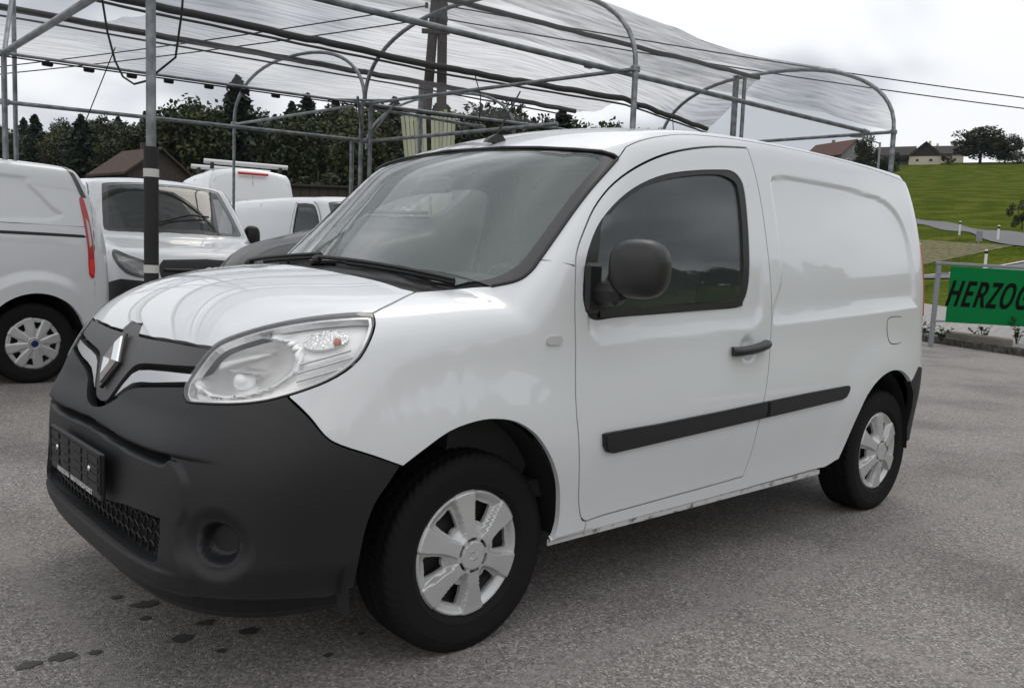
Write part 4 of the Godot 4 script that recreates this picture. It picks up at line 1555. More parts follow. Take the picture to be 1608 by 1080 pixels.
func ground() -> void:
	var all := func(_x: float, _z: float) -> bool: return true
	# yard: fine near the camera, coarse beyond
	var yard := func(x: float, z: float) -> bool: return past_kerb(x, z) < 0.35
	structure("yard_asphalt", grid_mesh(-22.0, 34.0, -46.0, 24.0, 0.7, lot_y, yard), M.asphalt)
	var xs := []
	var zs := []
	var at := -262.0
	while at < 420.0:
		xs.append(at)
		at += 1.6 if at > 8.0 and at < 104.0 else 6.0
	at = -420.0
	while at < 260.0:
		zs.append(at)
		at += 1.6 if at > -60.0 and at < 14.0 else 6.0
	var land := func(x: float, z: float) -> float:
		var t := terrain(x, z)
		if x > -26.0 and z > -50.0 and x < 40.0 and z < 28.0:
			t -= 0.30 * (1.0 - smoothstep(3.0, 8.0, past_kerb(x, z)))
		return t
	structure("meadow", uneven_mesh(xs, zs, land), M.meadow_grass)
	# kerb along the yard: single stones
	var kd := Vector2(KERB_N.y, -KERB_N.x)
	for i in 26:
		var c := KERB + kd * (i - 15.5) * 1.0 + KERB_N * 0.06
		var st := part("kerb_stone", Solid.new().box(Vector3(c.x, 0.03, c.y), Vector3(0.985, 0.20, 0.13), 0.012, Basis(Vector3.UP, -kd.angle())).done(), M.kerb_stone, self.get_node("yard_asphalt"))
	# planting bed, pavement, roads
	var bed := []
	for i in 14:
		var c := KERB + kd * (i * 2.0 - 16.0) + KERB_N * 1.35
		bed.append([c.x, c.y])
	structure("planting_bed", ribbon(bed, 2.5, 0.07, func(_x: float, _z: float) -> float: return 0.0, 3), M.soil)
	structure("pavement", ribbon([[34.0, -18.5], [28.5, -12.8], [23.0, -7.6], [18.0, -3.2], [13.6, 1.3], [9.0, 7.0]], 4.4, 0.09, func(x: float, z: float) -> float: return maxf(terrain(x, z), 0.02)), M.pavement)
	structure("country_road", ribbon([[112.0, -58.0], [98.0, -46.0], [87.2, -36.8], [83.0, -31.8], [68.8, -23.2], [54.6, -15.5], [47.0, -5.0], [43.0, 12.0], [42.0, 40.0]], 2.4, 0.06, terrain, 10), M.road_asphalt)
	structure("side_road", ribbon([[24.0, -32.0], [33.0, -21.5], [38.0, -17.3], [41.5, -14.3], [44.2, -11.6], [47.5, -6.5]], 3.6, 0.06, terrain, 10), M.road_asphalt)
	structure("road_edge_line", ribbon([[24.0, -34.8], [34.4, -22.8], [39.6, -18.5], [43.2, -15.5], [46.2, -12.8], [49.0, -9.5]], 0.30, 0.07, terrain, 10), M.road_paint)
	structure("dry_verge", ribbon([[63.0, -36.0], [58.0, -28.0], [53.0, -22.0], [49.5, -17.8]], 8.0, 0.03, terrain, 8), M.dry_grass)
	# oil drips in front of the van
	var rng := seed_rng(12)
	for q in [[-0.478, 0.324, 0.040], [-0.60, 0.40, 0.018], [-0.666, -0.086, 0.045], [-0.70, 0.03, 0.022], [-0.662, 0.245, 0.040], [-0.56, 0.18, 0.032], [-0.98, 0.16, 0.040], [-0.90, 0.19, 0.022], [-1.07, 0.16, 0.035], [-0.72, -0.20, 0.022], [-0.36, 0.62, 0.02], [-0.20, 0.55, 0.015]]:
		var o := PackedVector2Array()
		for i in 18:
			o.append(Vector2.from_angle(TAU * i / 18.0) * q[2] * rng.randf_range(0.62, 1.0))
		o = ring(o, 2)
		var s := Solid.new()
		var k := s.vert(Vector3(q[0], 0.004, q[1]), Vector3.UP)
		for p in o:
			s.vert(Vector3(q[0] + p.x * 1.1, 0.004, q[1] + p.y * 0.8), Vector3.UP)
		for i in o.size():
			s.tri(k, k + 1 + i, k + 1 + (i + 1) % o.size())
		part("oil_drip", s.done(), M.oil, get_node("yard_asphalt"))

# ------------------------------------------------------------------ sky
func sky_picture() -> ImageTexture:
	var w := 1024
	var h := 512
	var im := Image.create_empty(w, h, false, Image.FORMAT_RGBF)
	var big := noise(FastNoiseLite.TYPE_SIMPLEX, 0.55, 5, 77)
	var fine := noise(FastNoiseLite.TYPE_SIMPLEX, 1.6, 5, 31)
	var sun := Vector3(0.78, 0.42, -0.46).normalized()
	for j in h:
		var up := PI / 2 - PI * (j + 0.5) / h
		var y := sin(up)
		for i in w:
			var a := TAU * (i + 0.5) / w - PI
			var d := Vector3(sin(a) * cos(up), y, -cos(a) * cos(up))
			if y < -0.03:
				im.set_pixel(i, j, Color(0.22, 0.22, 0.21))
				continue
			var p := d / (maxf(y, 0.0) + 0.22)
			var n := big.get_noise_3d(p.x, p.z, 0.3) * 0.75 + fine.get_noise_3d(p.x, p.z * 1.5, 4.0) * 0.35
			var glow := pow(clampf(d.dot(sun) * 0.5 + 0.5, 0.0, 1.0), 5.0)
			var t := smoothstep(-0.42, 0.30, n)                   # 0 dark cloud, 1 bright
			var lift := 0.84 + 0.26 * glow + 0.42 * smoothstep(0.10, 0.9, y)
			var v := lift * lerpf(0.50, 1.06, t)
			v = lerpf(v, 0.80 + 0.14 * glow, 0.45 * (1.0 - smoothstep(0.0, 0.14, y)))
			var c := Color(0.90, 0.955, 1.05).lerp(Color(1.015, 1.0, 0.975), clampf(t * 0.55 + glow * 0.6, 0.0, 1.0))
			im.set_pixel(i, j, Color(c.r * v, c.g * v, c.b * v))
	return ImageTexture.create_from_image(im)

# ------------------------------------------------------------------ the net canopy over the parked vans
func arch_path(a: Vector3, b: Vector3, rise: float, n := 28, e := 2.3, t0 := -1.0, t1 := 1.0) -> Array:
	var p := []
	for i in n + 1:
		var w := lerpf(t0, t1, float(i) / n) * PI / 2.0
		var s := signf(sin(w)) * pow(absf(sin(w)), 2.0 / e)
		var q := a.lerp(b, 0.5 + 0.5 * s)
		p.append(q + Vector3(0, rise * pow(absf(cos(w)), 2.0 / e), 0))
	return p

func clamp_piece(parent: Node, at: Vector3, size := Vector3(0.09, 0.06, 0.06)) -> void:
	part("clamp", Solid.new().box(at, size, 0.012).done(), M.galvanised, parent)

func canopy() -> void:
	var frame := thing("canopy_frame", "galvanised tube frame of posts, arches and rails holding the net over the parked vans", "canopy")
	var g = M.galvanised
	var h := 3.0
	var a2 := Vector3(0.29, h, -6.76)
	var c := Vector3(3.96, h, -6.23)
	var bb := Vector3(3.68, h, -9.26)
	var d := Vector3(4.54, h, -2.53)
	var e := Vector3(9.24, h, -2.30)
	var f := Vector3(8.90, h, -5.75)
	var p := Vector3(0.28, h, -2.75)
	for q in [[a2, 0.028], [c + Vector3(-0.04, 0, 0), 0.028], [c + Vector3(0.06, 0, 0.04), 0.028], [bb, 0.022], [d, 0.030], [e, 0.034], [f, 0.03], [Vector3(5.91, 3.74, -7.84), 0.042], [Vector3(0.49, 4.4, -7.28), 0.024], [Vector3(8.70, 3.86, -4.31), 0.045], [Vector3(8.80, 3.86, -4.24), 0.03]]:
		var top: Vector3 = q[0]
		part("post", Solid.new().tube([Vector3(top.x, lot_y(top.x, top.z), top.z), top], q[1] * 0.92, 10).done(), g, frame)
	part("post", Solid.new().tube([Vector3(3.90, 0, -6.40), Vector3(3.90, 2.57, -6.40)], 0.026, 8).done(), g, frame)
	# the front post with its black foam sleeve and two pale bands
	var pp := part("post", Solid.new().tube([Vector3(p.x, 0, p.z), p], 0.030, 12).done(), g, frame)
	part("sleeve", Solid.new().tube([Vector3(p.x, 0.25, p.z), Vector3(p.x, 1.83, p.z)], 0.044, 14).done(), M.black_wrap, pp)
	for y in [1.67, 1.075]:
		part("band", Solid.new().tube([Vector3(p.x, y - 0.025, p.z), Vector3(p.x, y + 0.025, p.z)], 0.0465, 14).done(), M.reflective_band, pp)
	for q in [[arch_path(c, d, 0.93), 0.026], [arch_path(bb, c, 0.76), 0.024], [arch_path(f, e, 0.93), 0.028], [arch_path(Vector3(6.1, h - 0.1, -5.95), Vector3(5.9, h - 0.1, -9.3), 0.66), 0.022]]:
		part("arch", Solid.new().tube(q[0], q[1] * 0.9, 8).done(), g, frame)
	for q in [[c, d, 0.022], [bb, c, 0.020], [f, e, 0.026], [Vector3(-2.5, h, -2.95), Vector3(9.1, h, -2.56), 0.030], [Vector3(-3.0, h, -7.25), a2, 0.026], [a2, c, 0.018], [c, Vector3(6.58, h, -5.65), 0.024], [Vector3(6.58, h, -5.65), f, 0.022],
			[a2, Vector3(0.34, h, -3.6), 0.034], [Vector3(0.34, h, -3.6), p, 0.034], [Vector3(0.377, 2.57, -6.954), Vector3(3.91, 2.57, -6.234), 0.024], [Vector3(4.0, 2.57, -6.36), Vector3(4.42, 2.57, -3.4), 0.024], [Vector3(4.1, h, -6.41), Vector3(5.98, h, -6.42), 0.024], [Vector3(0.49, 3.75, -7.28), Vector3(0.30, 3.02, -6.78), 0.024]]:
		part("rail", Solid.new().tube([q[0], q[1]], q[2] * 0.88, 8).done(), g, frame)
	for q in [[c + Vector3(-0.25, 0.02, 0.25), c + Vector3(-0.02, -0.42, 0)], [c + Vector3(0.28, 0.02, 0.22), c + Vector3(0.05, -0.42, 0)], [Vector3(3.62, 3.03, -6.5), Vector3(4.15, 3.03, -5.9)]]:
		part("brace", Solid.new().tube([q[0], q[1]], 0.016, 6).done(), g, frame)
	for q in [c, d, e, a2, p, bb, Vector3(4.15, 3.0, -2.75), Vector3(9.0, 3.0, -2.57), c - Vector3(0, 0.43, 0), Vector3(3.93, 2.57, -6.28), Vector3(0.33, 2.57, -6.95), Vector3(5.9, 3.0, -6.42)]:
		clamp_piece(frame, q)

	# the net: thin sheets, gathered rolls and the clips along its edge
	var net := thing("shade_net", "grey shade net stretched over the canopy frame with gathered dark rolls", "net")
	var sheet_of := func(a: Array, b: Array, sag: float, n := 40, bow := 0.0) -> ArrayMesh:
		var s := Solid.new()
		var rng := noise(FastNoiseLite.TYPE_SIMPLEX, 0.55, 3, 51)
		for i in n + 1:
			var t := float(i) / n * (a.size() - 1)
			var k := mini(int(t), a.size() - 2)
			var u: Vector3 = (a[k] as Vector3).lerp(a[k + 1], t - k)
			t = float(i) / n * (b.size() - 1)
			k = mini(int(t), b.size() - 2)
			var w: Vector3 = (b[k] as Vector3).lerp(b[k + 1], t - k)
			for j in 15:
				var v := j / 14.0
				var q := u.lerp(w, v) + Vector3(0, bow * sin(PI * v) - sag * sin(PI * v) * (0.6 + 0.4 * sin(PI * fmod(float(i) / n * 3.0, 1.0))), 0)
				q.y += rng.get_noise_3d(q.x * 0.6, q.z * 2.0, 1.0) * 0.05
				s.vert(q, Vector3.UP, Vector2(q.x, v * u.distance_to(w)))
		for i in n:
			for j in 14:
				var k := i * 15 + j
				s.tri(k, k + 1, k + 16)
				s.tri(k, k + 16, k + 15)
		return s.done()
	var ridge_b := [Vector3(-3.5, 3.76, -8.95), Vector3(0.55, 3.74, -8.16), Vector3(5.82, 3.74, -7.74), Vector3(8.8, 3.72, -7.5)]
	var eave0 := [Vector3(-3.5, 3.0, -7.3), a2, c, Vector3(6.58, 3.0, -5.65), f]
	var ridge_m := [Vector3(-2.5, 3.9, -4.95), Vector3(0.6, 3.9, -4.85), Vector3(3.96, 3.9, -4.65), Vector3(9.08, 3.88, -4.2)]
	var roll_a := [Vector3(-2.5, 3.3, -5.0), Vector3(0.0, 3.22, -4.78), Vector3(1.205, 3.20, -4.706), Vector3(3.9, 3.16, -4.50), Vector3(6.36, 3.2, -4.29), Vector3(8.69, 3.18, -4.75)]
	part("net_sheet", sheet_of.call([ridge_b[0], ridge_b[1], ridge_b[2]], [eave0[0], eave0[1].lerp(eave0[2], 0.02), eave0[2], eave0[3]], 0.02, 50), M.net, net)
	part("net_sheet", sheet_of.call([ridge_b[1].lerp(ridge_b[2], 0.12), ridge_b[2], ridge_b[3]], [roll_a[1].lerp(roll_a[2], 0.9), roll_a[3], roll_a[4]], 0.10), M.net, net)
	part("net_sheet", sheet_of.call(ridge_m, [roll_a[0], roll_a[2], roll_a[3], roll_a[4], roll_a[5]], 0.06), M.net, net)
	# over the front row the sheet follows the arches
	var bowed := Solid.new()
	var sections := []
	for q in [[Vector3(-2.5, h, -6.7), Vector3(-2.5, h, -2.95)], [Vector3(0.3, h, -6.6), Vector3(0.3, h, -2.75)], [c, d], [f.lerp(c, 0.5) + Vector3(0, -0.02, 0), e.lerp(d, 0.5)], [f, e], [f + Vector3(0.02, 0, 0), e + Vector3(0.02, 0, 0)]]:
		sections.append(arch_path(q[0], q[1], 0.95 if sections.size() != 3 else 0.80, 16, 2.3, 0.0, 1.0))
	var rng2 := noise(FastNoiseLite.TYPE_SIMPLEX, 0.7, 3, 61)
	for i in (sections.size() - 1) * 12 + 1:
		var k := mini(i / 12, sections.size() - 2)
		var t := i / 12.0 - k
		for j in 17:
			var q: Vector3 = (sections[k][j] as Vector3).lerp(sections[k + 1][j], t)
			q.y += rng2.get_noise_3d(q.x * 0.8, q.z * 2.2, 0.0) * 0.05 * sin(PI * t)
			bowed.vert(q, Vector3.UP, Vector2(q.x, j * 0.13))
	for i in (sections.size() - 1) * 12:
		for j in 16:
			var k := i * 17 + j
			bowed.tri(k, k + 1, k + 18)
			bowed.tri(k, k + 18, k + 17)
	part("net_sheet", bowed.done(), M.net, net)
	var lumpy := func(path: Array, r: float, sd: int) -> ArrayMesh:
		var nn := noise(FastNoiseLite.TYPE_SIMPLEX, 1.4, 2, sd)
		var s := Solid.new()
		var fine := []
		for i in path.size() - 1:
			for k in 24:
				var t := k / 24.0
				var q: Vector3 = (path[i] as Vector3).lerp(path[i + 1], t)
				fine.append(q + Vector3(0, nn.get_noise_1d(q.x * 1.2) * r * 0.30, nn.get_noise_1d(q.x * 1.2 + 50.0) * r * 0.30))
		fine.append(path[path.size() - 1])
		s.tube(fine, r, 8)
		return s.done()
	part("net_roll", lumpy.call(roll_a, 0.034, 3), M.net_roll, net)
	part("net_roll", lumpy.call(ridge_b, 0.038, 4), M.net_roll, net)
	part("net_roll", lumpy.call(ridge_m, 0.030, 5), M.net_roll, net)
	for k in [[roll_a, 0.05, 6, 0.055], [ridge_b, 0.05, 7, -0.05]]:
		var low := []
		for q in k[0]:
			low.append(q + Vector3(0, -0.075, k[3]))
		part("net_roll", lumpy.call(low, 0.012, k[2]), M.net_roll, net)
	part("hem_cord", Solid.new().tube([eave0[0] - Vector3(0, 0.03, 0), a2 - Vector3(0, 0.03, 0), c - Vector3(0, 0.03, 0), eave0[3] - Vector3(0, 0.03, 0)], 0.008, 5).done(), M.cable_black, net)
	for q in [[0.67, -6.79], [1.04, -6.75], [1.44, -6.70], [1.80, -6.65], [2.21, -6.59], [2.59, -6.53], [2.93, -6.47], [3.28, -6.40], [3.61, -6.32], [3.89, -6.26]]:
		part("clip", Solid.new().box(Vector3(q[0], 2.965, q[1] + 0.02), Vector3(0.10, 0.045, 0.045), 0.01).done(), M.cable_black, net)
	for q in [[Vector3(4.2, 3.14, -4.45), Vector3(4.24, 2.70, -4.40)], [Vector3(7.6, 3.15, -4.5), Vector3(7.55, 2.8, -4.5)]]:
		part("tie_cord", Solid.new().tube([q[0], (q[0] as Vector3).lerp(q[1], 0.5) + Vector3(0.03, 0, 0.02), q[1]], 0.006, 5).done(), M.cable_black, net)

	# loose loop of cable and the guy wires
	var loop := []
	for q in [[0.30, 3.25, -3.86], [0.323, 2.933, -3.845], [0.349, 2.716, -3.822], [0.388, 2.52, -3.787], [0.43, 2.41, -3.75], [0.489, 2.362, -3.697], [0.56, 2.39, -3.635], [0.625, 2.466, -3.576], [0.709, 2.558, -3.5], [0.743, 2.875, -3.47], [0.76, 3.2, -3.46]]:
		loop.append(Vector3(q[0], q[1], q[2]))
	tag_mesh("hanging_cable", Solid.new().tube(loop, 0.008, 6).done(), M.cable_black, "black cable sagging in a loop from the net beside the padded post", "cable")
	tag_mesh("guy_wire", Solid.new().tube([Vector3(1.1, 3.1, -6.1), Vector3(0.55, 0.2, -8.4)], 0.006, 4).done(), M.cable_black, "thin guy wire slanting down behind the padded post", "wire")
	tag_mesh("guy_wire", Solid.new().tube([Vector3(0.1, 3.0, -8.2), Vector3(1.3, 0.2, -9.3)], 0.006, 4).done(), M.cable_black, "thin guy wire slanting down beside the twin posts at the left edge", "wire")

func tag_mesh(called: String, mesh: Mesh, m: Material, label: String, category: String, group := "") -> MeshInstance3D:
	var o := part(numbered(called), mesh, m, self)
	tag(o, label, category, group)
	return o

func poles_and_wires() -> void:
	var p := thing("utility_pole", "weathered wooden A-frame utility pole rising through the net behind the van", "utility pole")
	for q in [[-0.48, 0.10], [0.30, 0.12]]:
		var foot := Vector3(12.57 + q[0] * 0.746, 0.0, -16.64 + q[0] * 0.666)
		var top := Vector3(12.57 + q[1] * 0.746, 10.5, -16.64 + q[1] * 0.666)
		part("pole", Solid.new().tube([foot, foot.lerp(top, 0.5), top], 0.155, 12, 0.12).done(), M.old_wood, p)
	part("cross_beam", Solid.new().box(Vector3(12.5, 7.25, -16.55), Vector3(0.75, 0.12, 0.10), 0.01, Basis(Vector3.UP, -0.7)).done(), M.old_wood, p)
	for y in [7.6, 7.95]:
		for s in [-1.0, 1.0]:
			part("insulator", Solid.new().tube([Vector3(12.57 + 0.2 * s, y - 0.06, -16.64 + 0.18 * s), Vector3(12.57 + 0.2 * s, y + 0.07, -16.64 + 0.18 * s)], 0.045, 8).done(), M.old_steel, p)
	var names := ["upper power line running right from the wooden pole", "lower power line running right from the wooden pole", "upper power line running left from the wooden pole", "lower power line running left from the wooden pole"]
	var k := 0
	for q in [[Vector3(12.75, 7.97, -16.5), Vector3(31.02, 7.35, -8.21), 0.45], [Vector3(12.75, 7.62, -16.5), Vector3(31.04, 6.99, -8.19), 0.45], [Vector3(12.4, 7.95, -16.8), Vector3(5.3, 7.14, -31.17), 0.35], [Vector3(12.4, 7.6, -16.8), Vector3(5.3, 6.89, -31.17), 0.35]]:
		var path := []
		for i in 41:
			var t := i / 40.0 * 1.8
			path.append((q[0] as Vector3).lerp(q[1], t) - Vector3(0, q[2] * 4.0 * t * (1.0 - t) * 0.25 if t < 1.0 else 0.0, 0))
		tag_mesh("power_line", Solid.new().tube(path, 0.020, 5).done(), M.cable_black, names[k], "power line")
		k += 1
	# pale boards leaning against the pole
	var b := thing("board_panel", "pale green boards standing in two leaning stacks against the wooden pole", "boards")
	var rng := seed_rng(3)
	for i in 13:
		if i == 6:
			continue
		var t := i / 12.0
		var top := Vector3(lerpf(11.72, 12.75, t), lerpf(4.95, 5.15, t) + rng.randf_range(-0.05, 0.05), lerpf(-16.88, -15.96, t))
		var foot := Vector3(lerpf(11.98, 12.72, t), 2.2, lerpf(-16.65, -15.99, t))
		var up := (top - foot).normalized()
		var side := Vector3(0.746, 0, 0.666)
		side = (side - up * side.dot(up)).normalized()
		part("board", Solid.new().box((top + foot) / 2.0, Vector3(0.095, top.distance_to(foot), 0.022), 0.004, Basis(side, up, side.cross(up))).done(), M.pale_board if i % 3 else M.pale_board_b, b)

# ------------------------------------------------------------------ other vans
func big_van_form() -> Form:
	var f := make_form([-1.0, -0.75, -0.5, -0.25, 0.0, 0.3], [0.90, 1.03, 1.10, 1.16, 1.21, 1.25], [0.4, 0.7, 1.1, 1.8, 2.6, 3.6, 4.2], [1.80, 1.88, 1.92, 1.94, 1.94, 1.93, 1.90],
		[0.15, 0.3, 0.45, 0.58, 0.7, 0.85, 1.0, 1.2], [-0.88, -0.94, -0.96, -0.96, -0.95, -0.92, -0.85, -0.62], [0.2, 0.4, 0.65, 0.9, 1.05, 1.2, 1.4, 1.6, 1.8, 1.95], [0.92, 0.94, 0.96, 0.965, 0.96, 0.945, 0.915, 0.88, 0.83, 0.78],
		[0.2, 0.5, 0.9, 1.3, 1.6, 1.85], [4.10, 4.15, 4.15, 4.13, 4.09, 4.0], [0.55, 3.2, 0.03, 0.05, 0.06, -0.25, 0.95, 0.10, 0.20, 0.14, 0.10])
	f.xr = 3.6
	f.taper = Vector2(2.9, 1.4)
	return f

func open_bottom(f: Form, x0: float, x1: float, arches: Array, low := 0.32) -> PackedVector2Array:   # the left lower edge of a body with its wheel arches
	var p := PackedVector2Array()
	var n := 90
	for i in n + 1:
		var x := lerpf(x0, x1, float(i) / n)
		var y := low
		for a in arches:
			var k: float = a[1] * a[1] - (x - a[0]) * (x - a[0])
			if k > 0.0:
				y = maxf(y, a[2] + sqrt(k))
		p.append(f.side_pt(x, y))
	return p

func side_loop(f: Form, a: Array, n := 2) -> PackedVector2Array:
	var p := PackedVector2Array()
	for i in range(0, a.size(), 2):
		p.append(f.side_pt(a[i], a[i + 1]))
	return ring(p, n) if n > 0 else p

func nose_loop(f: Form, a: Array, n := 2) -> PackedVector2Array:
	var p := PackedVector2Array()
	for i in range(0, a.size(), 2):
		p.append(f.nose_pt(a[i], a[i + 1]))
	return ring(p, n) if n > 0 else p

func make_big_van(called: String, label: String, group: String) -> Node3D:
	var v := thing(called, label, "van", Vector3.ZERO, 0.0, group)
	var f := big_van_form()
	var xf := -0.55
	var xe := 4.0
	var low := open_bottom(f, xf, xe, [[0.0, 0.40, 0.34], [3.1, 0.40, 0.34]])
	var shell := join([low, back(mir_tube(low))])
	var win := side_loop(f, [0.38, 1.16, 0.40, 1.30, 0.52, 1.50, 0.66, 1.66, 0.80, 1.74, 1.20, 1.76, 1.24, 1.70, 1.22, 1.25, 1.16, 1.14, 0.7, 1.13])
	var ws := PackedVector2Array()
	for q in [[-0.165, 0.0], [-0.13, 0.3], [-0.045, 0.55], [0.07, 0.76], [0.14, 0.80], [0.24, 0.78], [0.44, 0.735], [0.585, 0.70], [0.60, 0.66], [0.55, 0.45], [0.49, 0.0]]:
		ws.append(f.top_pt(q[0], q[1]))
	ws = soft(ws, 2)
	var wfull := join([ws, back(mir_tube(ws))])
	var body := panel(v, "body", f, 0, shell, M.white_paint, 0.055, 0.0, 0.03, [wfull, win, mir_tube(win)])
	panel(v, "windscreen", f, 0, inset(wfull, 0.05), M.van_glass, 0.07, 0.006, 0.0)
	panel(v, "windscreen_border", f, 0, wfull, M.black_gloss, 0.05, 0.004, 0.01, [inset(wfull, 0.05)])
	for p in [win, mir_tube(win)]:
		var o := panel(v, "door_window", f, 0, p, M.van_side_glass, 0.07, 0.006, 0.0)
		panel(o, "window_frame", f, 0, inset(p, -0.012), M.rubber_trim, 0.06, -0.002, 0.012, [inset(p, 0.02)])
	for q in [[0.36, 0.35, 0.36, 1.12, 0.37, 1.30, 0.50, 1.55, 0.66, 1.73, 0.80, 1.80], [1.32, 0.35, 1.34, 1.2, 1.30, 1.80], [2.45, 0.42, 2.45, 1.80]]:      # door shut lines
		var line := PackedVector2Array()
		for i in range(0, q.size(), 2):
			line.append(f.side_pt(q[i], q[i + 1]))
		line = soft(line, 3)
		for m in [line, mir_tube(line)]:
			var path := []
			for w in m:
				path.append(f.point(0, w.x, w.y))
			part("shut_line", Solid.new().tube(path, 0.004, 4).done(), M.liner, body)
	# pressed crease along the side
	for s in [1.0, -1.0]:
		var path := []
		for x in [1.45, 2.0, 2.6, 3.2, 3.85]:
			var w := f.hit(Vector3(x, 1.02, 0), Vector3(0, 0, s))
			path.append(w)
		part("crease", Solid.new().tube(path, 0.007, 6).done(), M.white_paint, body)
	# nose
	var edge := PackedVector2Array()
	for i in 25:
		var w := f.point(0, xf, lerpf(low[0].y, HALF, i / 24.0))
		edge.append(Vector2(atan2(w.z, f.xa - w.x) * 0.9, w.y))
	var nose := join([edge, back(mir(edge))])
	panel(body, "nose", f, 1, nose, M.white_paint, 0.05, 0.0, 0.02)
	var bumper := nose_loop(f, [0.0, 0.63, 0.45, 0.63, 0.62, 0.70, 0.86, 0.72, 0.955, 0.66], 0)
	var b_low := PackedVector2Array()
	for q in edge:
		if q.y < 0.66:
			b_low.append(q)
	var bh := join([bumper, back(b_low), nose_loop(f, [0.6, 0.30, 0.0, 0.30], 0)])
	panel(v, "front_bumper", f, 1, join([bh, back(mir(bh))]), M.bumper_plastic, 0.05, -0.012, 0.02)
	var gr := nose_loop(f, [0.0, 0.66, 0.40, 0.66, 0.50, 0.74, 0.52, 0.86, 0.46, 0.93, 0.0, 0.95], 0)
	var grf := join([gr, back(mir(gr))])
	var g := panel(v, "grille", f, 1, grf, M.rubber_trim, 0.05, -0.006, 0.015)
	for y in [0.74, 0.83]:
		var bar := []
		for i in 11:
			var z := lerpf(-0.47, 0.47, i / 10.0)
			bar.append(f.hit(Vector3(-0.1, y, z), Vector3(-1, 0, 0)) + Vector3(-0.02, 0, 0))
		part("grille_bar", Solid.new().tube(bar, 0.020, 6, -1.0, 0.8).done(), M.satin_grey, g)
	part("badge", Solid.new().lathe([Vector2(0.075, 0.0), Vector2(0.07, 0.012), Vector2(0.0, 0.014)], 20, Transform3D(Basis(Vector3(0, 0, 1), Vector3.UP, Vector3(-1, 0, 0)), f.hit(Vector3(-0.1, 0.79, 0), Vector3(-1, 0, 0)) + Vector3(-0.035, 0, 0))).done(), M.satin_chrome, g)
	for s in [1.0, -1.0]:
		var lamp := PackedVector2Array()
		for q in nose_loop(f, [0.56, 0.73, 0.70, 0.74, 0.82, 0.78, 0.90, 0.90, 0.90, 1.0, 0.86, 1.02, 0.76, 0.96, 0.60, 0.90, 0.55, 0.82], 2):
			lamp.append(Vector2(q.x * s, q.y))
		var l := panel(v, "head_lamp", f, 1, lamp, M.rubber_trim, 0.04, -0.006, 0.015)
		panel(l, "reflector", f, 1, inset(lamp, 0.03), M.dim_facets, 0.04, -0.010, 0.006)
		panel(l, "lens", f, 1, inset(lamp, 0.004), M.lamp_lens, 0.05, -0.020, 0.006)
		var mm := part("door_mirror", Solid.new().ball(Vector3(0.50, 1.24, 1.10 * s), Vector3(0.08, 0.15, 0.10), 10, 3.0).done(), M.black_plastic, v)
		part("mirror_arm", Solid.new().box(Vector3(0.50, 1.16, 0.98 * s), Vector3(0.08, 0.07, 0.14), 0.02).done(), M.black_plastic, mm)
		part("door_handle", Solid.new().box(Vector3(1.20, 0.98, 0.975 * s), Vector3(0.17, 0.035, 0.035), 0.012).done(), M.black_plastic, v)
	# tail
	var tl := PackedVector2Array()
	for i in 21:
		var w := f.point(0, xe, lerpf(low[low.size() - 1].y, HALF, i / 20.0))
		tl.append(Vector2(w.z, w.y))
	panel(v, "rear_doors", f, 2, join([tl, back(mir(tl))]), M.white_paint, 0.07, 0.0, 0.01)
	for z in [-0.012, 0.0]:
		pass
	for s in [1.0, -1.0]:
		part("tail_lamp", Solid.new().box(Vector3(4.13, 1.15, 0.86 * s), Vector3(0.06, 0.55, 0.11), 0.02).done(), M.red_lens, v)
	part("high_brake_lamp", Solid.new().box(Vector3(4.075, 1.84, 0), Vector3(0.05, 0.035, 0.62), 0.012).done(), M.red_lens, v)
	var seam := []
	for y in [0.5, 1.0, 1.4, 1.7, 1.86]:
		seam.append(f.hit(Vector3(3.6, y, 0.0), Vector3(1, 0, 0)))
	part("door_seam", Solid.new().tube(seam, 0.005, 4).done(), M.liner, v)
	part("floor_pan", Solid.new().box(Vector3(1.5, 0.36, 0), Vector3(4.6, 0.1, 1.5)).done(), M.inner_dark, v)
	part("bulkhead", Solid.new().box(Vector3(1.45, 1.05, 0), Vector3(0.03, 1.5, 1.62)).done(), M.inner_grey, v)
	part("dashboard", Solid.new().box(Vector3(0.25, 0.95, 0), Vector3(0.55, 0.42, 1.6), 0.08).done(), M.inner_dark, v)
	for z in [0.45, -0.45]:
		var st := part("seat", Solid.new().box(Vector3(0.95, 0.85, z), Vector3(0.5, 0.16, 0.5), 0.05).done(), M.seat_cloth, v)
		part("backrest", Solid.new().box(Vector3(1.22, 1.2, z), Vector3(0.14, 0.65, 0.48), 0.06, Basis(Vector3.BACK, -0.2)).done(), M.seat_cloth, st)
	part("steering_wheel", Solid.new().lathe([Vector2(0.17, -0.012), Vector2(0.19, 0.0), Vector2(0.17, 0.012)], 24, Transform3D(Basis(Vector3.UP, PI / 2) * Basis(Vector3.RIGHT, -0.6), Vector3(0.58, 1.15, 0.42))).done(), M.rubber_trim, v)
	var wb := part("wiper", Solid.new().tube([f.point(0, -0.06, 1.9) + Vector3(0, 0.04, 0), f.point(0, 0.02, 1.25) + Vector3(-0.01, 0.05, 0), f.point(0, 0.08, 0.95) + Vector3(0, 0.03, 0)], 0.012, 5).done(), M.rubber_trim, v)
